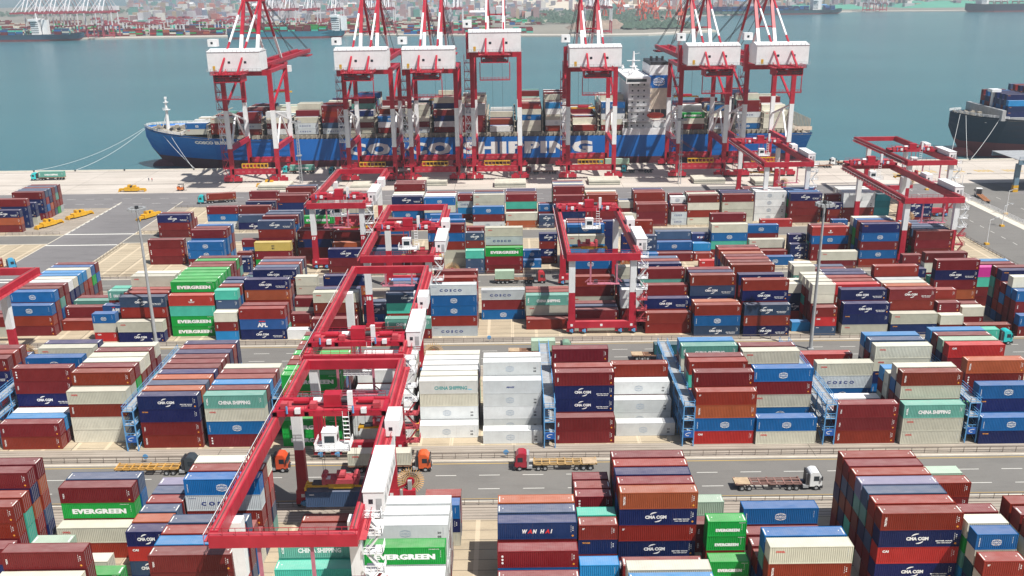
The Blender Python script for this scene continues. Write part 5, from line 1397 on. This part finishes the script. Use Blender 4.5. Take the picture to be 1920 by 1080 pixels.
# two people walking on the apron
def person(x, y, rz, top, label):
    bm = bmesh.new(); J = {}
    def v(n, p): J[n] = bm.verts.new(p); return J[n]
    pts = dict(pel=(0,0,.95), chest=(0,0,1.35), neck=(0,0,1.5), head=(0,.01,1.62), crown=(0,.01,1.76), sl=(-.19,0,1.42), sr=(.19,0,1.42), el=(-.27,.02,1.15), er=(.27,-.04,1.15), hl=(-.28,.1,.9), hr=(.28,-.1,.9),
               il=(-.1,0,.9), ir=(.1,0,.9), kl=(-.11,.14,.5), kr=(.11,-.06,.5), fl=(-.11,.16,.08), fr=(.11,-.22,.1), tl=(-.11,.33,.04), tr=(.11,-.08,.04))
    for a, b in pts.items(): v(a, b)
    for a, b in (("pel","chest"),("chest","neck"),("neck","head"),("head","crown"),("chest","sl"),("chest","sr"),("sl","el"),("sr","er"),("el","hl"),("er","hr"),("pel","il"),("pel","ir"),("il","kl"),("ir","kr"),("kl","fl"),("kr","fr"),("fl","tl"),("fr","tr")): bm.edges.new((J[a], J[b]))
    me = bpy.data.meshes.new("person"); bm.to_mesh(me); order = list(J); bm.free()
    o = bpy.data.objects.new("person", me); link(o); o.location = (x, y, .03); o.rotation_euler = (0, 0, rz)
    md = o.modifiers.new("skin", 'SKIN'); rad = dict(pel=.15, chest=.17, neck=.06, head=.1, crown=.07, sl=.09, sr=.09, el=.05, er=.05, hl=.035, hr=.035, il=.1, ir=.1, kl=.065, kr=.065, fl=.05, fr=.05, tl=.035, tr=.035)
    for i, n in enumerate(order): me.skin_vertices[0].data[i].radius = (rad[n], rad[n])
    me.skin_vertices[0].data[0].use_root = True
    o.modifiers.new("sub", 'SUBSURF').levels = 1
    m, t, p = newmat("workwear"); z = N(t, "ShaderNodeTexCoord").outputs['Object']; sp = N(t, "ShaderNodeSeparateXYZ"); t.links.new(z, sp.inputs[0])
    a = mixc(t, ramp(t, sp.outputs[2], .90, .92), (.03, .04, .07), top); b = mixc(t, ramp(t, sp.outputs[2], 1.51, 1.53), a, (.45, .28, .2)); b = mixc(t, ramp(t, sp.outputs[2], 1.69, 1.7), b, (.6, .1, .05))
    t.links.new(b, p.inputs['Base Color']); me.materials.append(m)
    tag(o, label, "person")
person(-175.2, 440, .3, (.45, .05, .04), "right one of two workers walking on the quay, red top")
person(-177.0, 440.6, .2, (.05, .07, .12), "left one of two workers walking on the quay, dark clothes")
# blue-grey steel walkway bridge at the right edge
o = empty("overhead_gantry", (222, 394, 0)); tag(o, "blue-grey steel overhead gantry on a striped column at the right edge", "overhead gantry")
BG = paint("gantry_blue_grey", (.12, .20, .27), .5)
g = MB(); g.box(-1.1, -.8, 0, 1.1, .8, 3, 1); g.box(-1.0, -.7, 3, 1.0, .7, 12.5, 0); g.build("column", [BG, YEL], o)
g = MB(); g.box(-1.6, -3, 12.5, 60, -2.2, 14.4, 0); g.box(-1.6, 20, 12.5, 60, 20.8, 14.4, 0); g.box(-1.6, -3, 14.4, 60, 20.8, 14.6, 1)
for i in range(12): g.beam((i * 5, -3, 14.4), (i * 5 + 2.5, -3, 12.6), .3, .3, 0)
g.rail([(-1.6, -3, 14.6), (60, -3, 14.6)], 1.3, 3, 0, .07); g.build("deck", [BG, GREY], o)
o2 = empty("overhead_gantry", (195.5, 405, 0))
COL.objects.unlink(o2); bpy.data.objects.remove(o2)
# ------------------------------------------------------------------ opposite shore
LAND = ground_mat("far_land", (.16, .155, .13), (.26, .24, .20), None, .5, .004)
SAND = ground_mat("ore_heap", (.50, .44, .35), (.58, .52, .42), None, .2, .01)
GREENL = ground_mat("green_netting", (.05, .24, .17), (.09, .32, .22), None, .3, .006)
SHORE = ground_mat("far_quay_concrete", (.42, .38, .33), (.50, .46, .40), None, .3, .02)
shore = [(-3200, 1790), (-950, 1790), (-300, 1812), (0, 1715), (113, 1688), (250, 1690), (395, 1790), (410, 2300), (500, 2600), (1000, 2770), (1430, 2700), (3300, 2750)]
g = MB()
back = [(3300, 9000), (-700, 9000), (-1500, 5200), (-3200, 4700)]
pts = [(x, y, -.5) for x, y in shore + back]; n = len(pts)
g.add(pts, [tuple(range(n))], 0); g.add(pts + [(x, y, -6) for x, y, _ in pts], [(i, n + i, n + (i + 1) % n, (i + 1) % n) for i in range(n)], 0)
tag(g.build("land", [LAND]), kind="structure")
g = MB()
for (xa, ya), (xb, yb) in zip(shore, shore[1:]): g.add([(xa, ya, -.4), (xb, yb, -.4), (xb, yb + 45, -.4), (xa, ya + 45, -.4)], [(0, 1, 2, 3)]); g.add([(xa, ya - .5, -.4), (xb, yb - .5, -.4), (xb, yb - .5, -3.2), (xa, ya - .5, -3.2)], [(3, 2, 1, 0)])
tag(g.build("quay", [SHORE]), kind="structure")
sheet("sea_inlet", -1500, 5000, -750, 8200, .2, MATS.get("x") or bpy.data.materials["sea_water"])
rf = random.Random(21)
def heap(x0, x1, y0, y1, h, mat, name, label, cat="heap"):
    g = MB(); nx, ny = 22, 5; ph = [rf.uniform(.75, 1.1) for _ in range(nx + 1)]; vs = []
    for j in range(ny + 1):
        for i in range(nx + 1):
            fx = i / nx; fy = j / ny; e = min(1, fx * 6, (1 - fx) * 6) * math.sin(math.pi * fy) ** .8
            vs.append((x0 + (x1 - x0) * fx, y0 + (y1 - y0) * fy, -.3 + h * ph[i] * e))
    g.add(vs, [(j*(nx+1)+i, j*(nx+1)+i+1, (j+1)*(nx+1)+i+1, (j+1)*(nx+1)+i) for j in range(ny) for i in range(nx)])
    return tag(g.build(name, [mat], smooth=True), label, cat)
heap(60, 560, 3250, 3700, 26, SAND, "ore_heap", "long pale beige ore heap on the opposite shore, nearer", "ore heap")
heap(-150, 350, 4300, 4700, 24, SAND, "ore_heap", "second pale beige ore heap, farther on the opposite shore", "ore heap")
heap(-900, -480, 3900, 4150, 14, SAND, "ore_heap", "low pale heap on the opposite shore near the left cranes", "ore heap")
heap(120, 245, 1900, 2020, 16, ground_mat("log_brown", (.22, .16, .13), (.34, .26, .20), (6, 5), .6, .05), "timber_pile", "brown timber piles on the opposite shore behind the tallest crane", "timber pile")
heap(1250, 1800, 3000, 3300, 18, GREENL, "covered_heap", "long green covered heap on the opposite shore at the right", "covered heap")
heap(850, 1150, 2950, 3150, 12, GREENL, "covered_heap", "short green covered heap on the opposite shore, right", "covered heap")
heap(1850, 2500, 3050, 3400, 20, GREENL, "covered_heap", "green covered heap behind the far right ship", "covered heap")
# wooded slopes
m, t, p = newmat("far_foliage"); pos = N(t, "ShaderNodeNewGeometry").outputs['Position']
t.links.new(mixc(t, ramp(t, noise(t, pos, .05, 4, .7), .3, .7), (.035, .065, .05), (.075, .12, .08)), p.inputs['Base Color']); p.inputs['Roughness'].default_value = .95
g = MB()
for _ in range(2600):
    cx, cy, w_, h_ = rf.choice(((420, 2620, 230, 250), (250, 2300, 200, 180), (320, 1960, 90, 90), (-350, 5200, 500, 400), (600, 4200, 400, 500), (-1700, 3600, 300, 400), (200, 2750, 220, 300)))
    x = cx + rf.uniform(-w_, w_); y = cy + rf.uniform(-h_, h_); r = rf.uniform(4, 11)
    if y < 1760 + 0 or (x > 380 and y < 2560): continue
    vs = [(x + r * math.cos(a) * rf.uniform(.7, 1.2), y + r * math.sin(a) * rf.uniform(.7, 1.2), rf.uniform(1, 4)) for a in (0, 1.26, 2.5, 3.77, 5.03)] + [(x, y, r * rf.uniform(.8, 1.3))]
    g.add(vs, [(0,1,5),(1,2,5),(2,3,5),(3,4,5),(4,0,5)])
tag(g.build("woods", [m]), "dark green woods on the opposite shore", "woods", kind="stuff")
# far container stacks go into the merged boxes
def distant_town():
    vs = []; fs = []; cs = []
    pal = [(.55,.55,.57), (.42,.40,.42), (.36,.24,.24), (.30,.22,.26), (.62,.60,.56), (.20,.24,.32), (.38,.30,.22), (.13,.30,.26), (.28,.28,.30), (.45,.18,.15)]
    for i in range(5200):
        y = 2450 + 4300 * rf.random() ** 1.3; x = rf.uniform(-.40, .47 if y > 2950 else .03) * y
        if y < 3050 and x > .05 * y: continue
        if x < -.13 * y and y > 4900 and x > -1560 and x < -720: continue
        w_ = rf.uniform(8, 34); d_ = rf.uniform(8, 26); h_ = rf.choice((4, 5, 7, 9, 12, 18, 30)) * rf.uniform(.7, 1.1)
        if h_ > 16: w_ = min(w_, 16)
        b = len(vs); vs += [(x,y,-.5),(x+w_,y,-.5),(x+w_,y+d_,-.5),(x,y+d_,-.5),(x,y,h_),(x+w_,y,h_),(x+w_,y+d_,h_),(x,y+d_,h_)]
        fs += [[b+k for k in f] for f in ((4,5,6,7),(0,1,5,4),(1,2,6,5),(2,3,7,6),(3,0,4,7))]; cs += [jit(rf.choice(pal), rf)] * 8
    me = bpy.data.meshes.new("distant_town"); me.from_pydata(vs, [], fs)
    at = me.color_attributes.new("col", 'FLOAT_COLOR', 'POINT'); at.data.foreach_set("color", [c for q in cs for c in (*q, 1.0)]); me.materials.append(INK)
    tag(link(bpy.data.objects.new("distant_town", me)), "hazy mass of town roofs and stores beyond the opposite port", "town", kind="stuff")
distant_town()
def far_stack(x, y, nx, nr, nh, pal="mmmrRTgbsoCk"):
    for i in range(nx):
        for j in range(nr):
            n = max(1, nh + rf.choice((-2, -1, 0, 0)))
            for t_ in range(n):
                if 0 < j < nr - 1 and t_ < n - 1: continue
                c = jit(CODE[rf.choice(pal)][0], rf)
                s_box(x + i * 13, y + j * 3.0, -.3 + t_ * 2.8, x + i * 13 + 12.2, y + j * 3.0 + 2.44, -.3 + t_ * 2.8 + 2.75, c, 0, True)
for x in range(-900, -290, 1):
    pass
xs = -905
while xs < -300:
    nx = rf.choice((3, 4, 5)); far_stack(xs, 1862, nx, 6, rf.choice((3, 4, 5))); xs += nx * 13 + rf.choice((8, 14))
for k_, (yy, n0) in enumerate(((1925, 4), (1985, 4), (2060, 4), (2150, 4), (2260, 4), (2400, 3), (2560, 3))):
    xs = -1500 + k_ * 7
    while xs < (-60 if yy < 2100 else 60):
        nx = rf.choice((3, 4, 6)); far_stack(xs, yy, nx, 4, rf.choice((2, 3, 4)), rf.choice(("mmmmrRC", "TgmrC", "oorRmC", "CCmTb"))); xs += nx * 13 + rf.choice((9, 25, 50))
for yy in (1800, 1850):
    xs = -200
    while xs < 60: far_stack(xs, yy, 3, 4, 3, "mmmrTb"); xs += 52
for yy in (2790, 2830, 2900):
    xs = 520
    while xs < 830: far_stack(xs, yy, 4, 4, 4, "nnbsmT"); xs += 60
# generic sheds and blocks of the far port
def shed(x, y, w_, d_, h_, wall, roofc, name, label):
    g = MB(); g.box(x, y, -.3, x + w_, y + d_, h_, 0)
    g.add([(x-.5,y-.5,h_),(x+w_+.5,y-.5,h_),(x+w_+.5,y+d_+.5,h_),(x-.5,y+d_+.5,h_),(x-.5,y+d_/2,h_+d_*.16),(x+w_+.5,y+d_/2,h_+d_*.16)], [(0,1,5,4),(3,4,5,2),(0,4,3),(1,2,5)], 1)
    for i in range(int(w_ / 9)): g.box(x + 3 + i * 9, y - .1, 1, x + 7 + i * 9, y, min(h_ - 1, 4.5), 2)
    return tag(g.build(name, [wall, roofc, GLASS]), label, "building", "sheds and offices of the opposite port")
WALLS = [paint("wall_white", (.62, .61, .58), .7), paint("wall_tan", (.46, .39, .31), .7), paint("wall_grey", (.36, .37, .38), .7)]
ROOFS = [paint("roof_white", (.66, .66, .66), .6), paint("roof_blue", (.10, .24, .42), .6), paint("roof_rust", (.33, .13, .09), .7), paint("roof_grey", (.30, .30, .31), .7)]
_sh = []
for i in range(84):
    side = i % 3
    if side < 2: y = rf.uniform(2650, 4800); x = rf.uniform(-.36, .04) * y
    else: y = rf.uniform(2900, 4600); x = rf.uniform(.08, .5) * y
    _sh.append((x, y))
_byx = sorted(range(84), key=lambda i: _sh[i][0] / _sh[i][1]); _rank = {}
for _g3 in range(3):
    for _n3, i in enumerate(sorted(_byx[_g3 * 28:_g3 * 28 + 28], key=lambda i: _sh[i][1])): _rank[i] = _g3 * 28 + _n3
for i in range(84):
    x, y = _sh[i]
    w_ = rf.uniform(30, 120); d_ = rf.uniform(20, 50); h_ = rf.choice((7, 9, 12, 12, 22, 35)); 
    if h_ > 20: w_ *= .35
    wn, rn = rf.randrange(3), rf.randrange(4)
    shed(x, y, w_, d_, h_, WALLS[wn], ROOFS[rn], "port_building", f"{('white','tan','grey')[wn]} {'block' if h_ > 20 else 'shed'}, {('white','blue','rust','grey')[rn]} roof, opposite port, {ORD[_rank[i] % 28]} nearest of its {('left','middle','right')[_rank[i] // 28]} part")
# far cranes
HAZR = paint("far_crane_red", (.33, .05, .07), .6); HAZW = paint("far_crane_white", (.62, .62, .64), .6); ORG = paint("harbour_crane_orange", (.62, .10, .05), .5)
def far_sts_proto():
    o = empty("quay_crane"); 
    g = MB()
    for sx in (-10, 10):
        for y in (0, 30): g.beam((sx, y, 0), (sx, y, 22), 2.0, 2.0, 0)
        g.box(sx - 1, 0, 20, sx + 1, 30, 22.5, 0)
    for y in (0, 30): g.box(-10, y - 1, 2.5, 10, y + 1, 5, 0)
    g.build("portal", [HAZR], o)
    g = MB()
    for sx in (-10, 10):
        for y in (0, 30): g.beam((sx, y, 22), (sx, y, 46), 1.9, 1.9, 0)
    g.build("leg", [HAZW], o)
    g = MB(); g.box(-4.5, -28, 46, -3, 95, 49, 0); g.box(3, -28, 46, 4.5, 95, 49, 0)
    for y in range(-28, 96, 12): g.box(-3, y, 47, 3, y + 1, 48, 0)
    for y in (0, 30): g.box(-10, y - 1, 44, 10, y + 1, 47, 0)
    g.build("boom", [HAZR], o)
    g = MB(); g.box(-8, -18, 49, 8, -4, 57, 0); g.build("machinery_house", [HAZW], o)
    g = MB()
    for s in (-3.7, 3.7): g.beam((s, 2, 49), (s, 24, 80), 1.6, 1.6, 0); g.beam((s, 52, 49), (s, 26, 80), 1.4, 1.4, 0); g.beam((s, -26, 49), (s, 23, 80), .9, .9, 0); g.beam((s, 90, 49), (s, 26, 80), .7, .7, 0)
    g.build("a_frame", [HAZW], o)
    return o
def copy_tree(o):
    c = o.copy(); COL.objects.link(c)
    for ch in list(o.children):
        d = ch.copy(); COL.objects.link(d); d.parent = c
    return c
P0 = far_sts_proto(); first = True
far = [(x, 1852, PI) for x in (-915, -890, -862, -835, -800, -770)] + [(x, 1862, PI) for x in (-470, -452, -420, -378)] + [(x, 1850, PI) for x in (-330, -262, -230)] + [(x, 1800, PI) for x in (-120, -96)] + [(150, 1760, PI), (178, 1762, PI)] + [(x, 2800, PI) for x in (560, 585, 640, 690, 1052, 1090, 1400, 1440, 1490)]
places = ["behind the far left ship"] * 6 + ["behind the leftmost quay crane's top"] * 4 + ["left of the second quay crane's top"] * 3 + ["left of the tallest crane"] * 2 + ["behind the fifth quay crane"] * 2 + ["above the open water at the right"] * 9
_cnt = {}
for (x, y, a), pl in zip(far, places):
    o = P0 if first else copy_tree(P0); first = False
    o.location = (x, y, -.4); o.rotation_euler = (0, 0, a)
    i = _cnt.get(pl, 0); _cnt[pl] = i + 1
    tag(o, f"hazy crane on the opposite shore, {ORD[i]} from left {pl}", "quay crane", "cranes of the opposite port")
def far_rmg_proto():
    o = empty("yard_gantry_crane"); g = MB()
    for x in (0, 16):
        for y in (0, 24): g.beam((x, y, 0), (x, y, 19), 1.7, 1.7, 0)
    g.build("leg", [HAZW], o)
    g = MB(); g.box(-1, -3, 19, 1, 34, 21.5, 0); g.box(15, -3, 19, 17, 34, 21.5, 0); g.box(0, 8, 21.5, 16, 13, 24, 0); g.build("girder", [HAZR], o)
    return o
P1 = far_rmg_proto(); first = True
k_ = 0
for yy, n_ in ((1915, 9), (2045, 10), (2245, 11)):
    for i in range(n_):
        o = P1 if first else copy_tree(P1); first = False
        o.location = (-820 - (yy - 1915) * .5 + i * (56 + rf.uniform(-14, 14)), yy, -.3); k_ += 1
        tag(o, f"hazy far yard gantry, {ORD[i]} from the left in its {('front','middle','back')[(1915, 2045, 2245).index(yy)]} row", "gantry crane", "yard gantries of the opposite port")
def harbour_crane(x, y, s, rz, label):
    o = empty("harbour_crane", (x, y, -.4), rz); o.scale = (s, s, s); tag(o, label, "harbour crane", "orange harbour cranes on the opposite shore")
    g = MB()
    for sx in (-5, 5):
        for sy in (-5, 5): g.beam((sx, sy, 0), (sx * .5, sy * .5, 16), 1.3, 1.3, 0)
    g.box(-5.5, -5.5, 5, 5.5, 5.5, 6.2, 0); g.build("portal", [ORG], o)
    g = MB(); g.cyl((0, 0, 16), (0, 0, 26), 2.4, 8, 0, 1.6); g.box(-4, -9, 20, 4, 4, 25, 0); g.build("tower", [ORG], o)
    g = MB(); g.beam((0, 0, 24), (0, -3, 44), 2.2, 2.2, 0, 1, 1); g.beam((0, 3, 23), (0, 30, 48), 1.8, 1.8, 0, .8, .8); g.beam((0, -3, 44), (0, 30, 48), .6, .6, 0); g.beam((0, -3, 44), (0, -9, 25), .8, .8, 0); g.build("jib", [ORG], o)
for i, (x, y) in enumerate([(305, 2150), (350, 2260), (430, 2330) if False else (392, 2330), (330, 2420), (375, 2520), (300, 2600), (385, 2700), (345, 1900), (372, 2050), (340, 2850), (420, 2760), (250, 2480)]):
    harbour_crane(x, y, 1.25, rf.uniform(0, 6.2), f"orange-red harbour crane right of the fifth quay crane, {ORD[i]} nearest of its cluster")
# far ships
def far_ship(x0, x1, yc, b, zd, mats, label, hse, boxes, flip=1):
    o = empty("cargo_ship", (0, yc, 0)); tag(o, label, "ship")
    L_ = x1 - x0
    st = [(0, .3, .1, zd + 3, 4), (L_*.03, b*.5, .5, zd + 2.5, -3.5), (L_*.08, b*.85, b*.35, zd + 1, -5), (L_*.2, b, b*.9, zd, -5), (L_*.95, b, b*.9, zd, -5), (L_, b*.9, b*.6, zd, -3)]
    if flip < 0: st = [(L_ - s[0], *s[1:]) for s in st][::-1]
    st = [(x0 + s[0], *s[1:]) for s in st]
    hull("hull", st, o, mats + [DECKM], 0.5, 2)
    g = MB(); hx = x0 + L_ * hse; g.box(hx, -b * .8, zd, hx + 14, b * .8, zd + 26, 0); g.box(hx - 2, -b, zd + 24, hx + 12, b, zd + 28, 0); g.box(hx + 16, -5, zd, hx + 26, 5, zd + 26, 0); g.cyl((hx + 6, 0, zd + 28), (hx + 6, 0, zd + 38), 1, 6, 0)
    for q in range(6): g.box(hx + .1, -b * .8 - .1, zd + 3 + q * 3.6, hx + 13.9, -b * .8, zd + 4.2 + q * 3.6, 1)
    g.build("superstructure", [WHT, GLASS], o)
    for i in range(int(L_ / 14.5) - 2):
        x = x0 + L_ * .06 + i * 14.3
        if abs(x - hx - 6) < 24 or not boxes: continue
        for r_ in range(int(b / 1.6)):
            for t_ in range(rf.choice((2, 3, 3, 4))):
                c = jit(CODE[rf.choice(boxes)][0], rf); s_box(x, yc - b + 1 + r_ * 2.6, zd + t_ * 2.8, x + 12.2, yc - b + 3.4 + r_ * 2.6, zd + t_ * 2.8 + 2.7, c, 0, True)
far_ship(-1180, -795, 1818 - 45, 18, 9, [REDH, paint("far_hull_blue", (.03, .085, .14), .5)], "dark blue container ship with white bridge on the far left shore", .765, "CsmTmCb", -1)
far_ship(-520, -305, 1760, 15, 10, [REDH, paint("far_hull_teal", (.03, .22, .30), .5)], "teal hulled ship moored on the opposite shore", .9, "gTmmm", -1)
far_ship(540, 930, 2655, 18, 9, [REDH, paint("far_hull_grey", (.04, .11, .13), .5)], "dark ship with white bridge far off behind the rightmost crane", .78, "nnbs", -1)
far_ship(1275, 1640, 2660, 22, 18, [REDH, NAVYH], "large ship with dark hull at the far upper right", .1, None, 1)
finish_stuff()
# ------------------------------------------------------------------ haze
m = bpy.data.materials.new("haze_air"); m.use_nodes = True; t = m.node_tree
for n_ in list(t.nodes):
    if n_.type != 'OUTPUT_MATERIAL': t.nodes.remove(n_)
out = [n_ for n_ in t.nodes if n_.type == 'OUTPUT_MATERIAL'][0]
pv = t.nodes.new("ShaderNodeVolumePrincipled"); pv.inputs['Color'].default_value = (.80, .90, 1.0, 1); pv.inputs['Density'].default_value = HAZE; pv.inputs['Anisotropy'].default_value = .2
t.links.new(pv.outputs[0], out.inputs['Volume'])
g = MB(); g.box(-9500, -400, -14, 9500, 16500, 112)
tag(g.build("haze", [m]), kind="stuff", label="thin sea haze over the harbour", cat="haze")
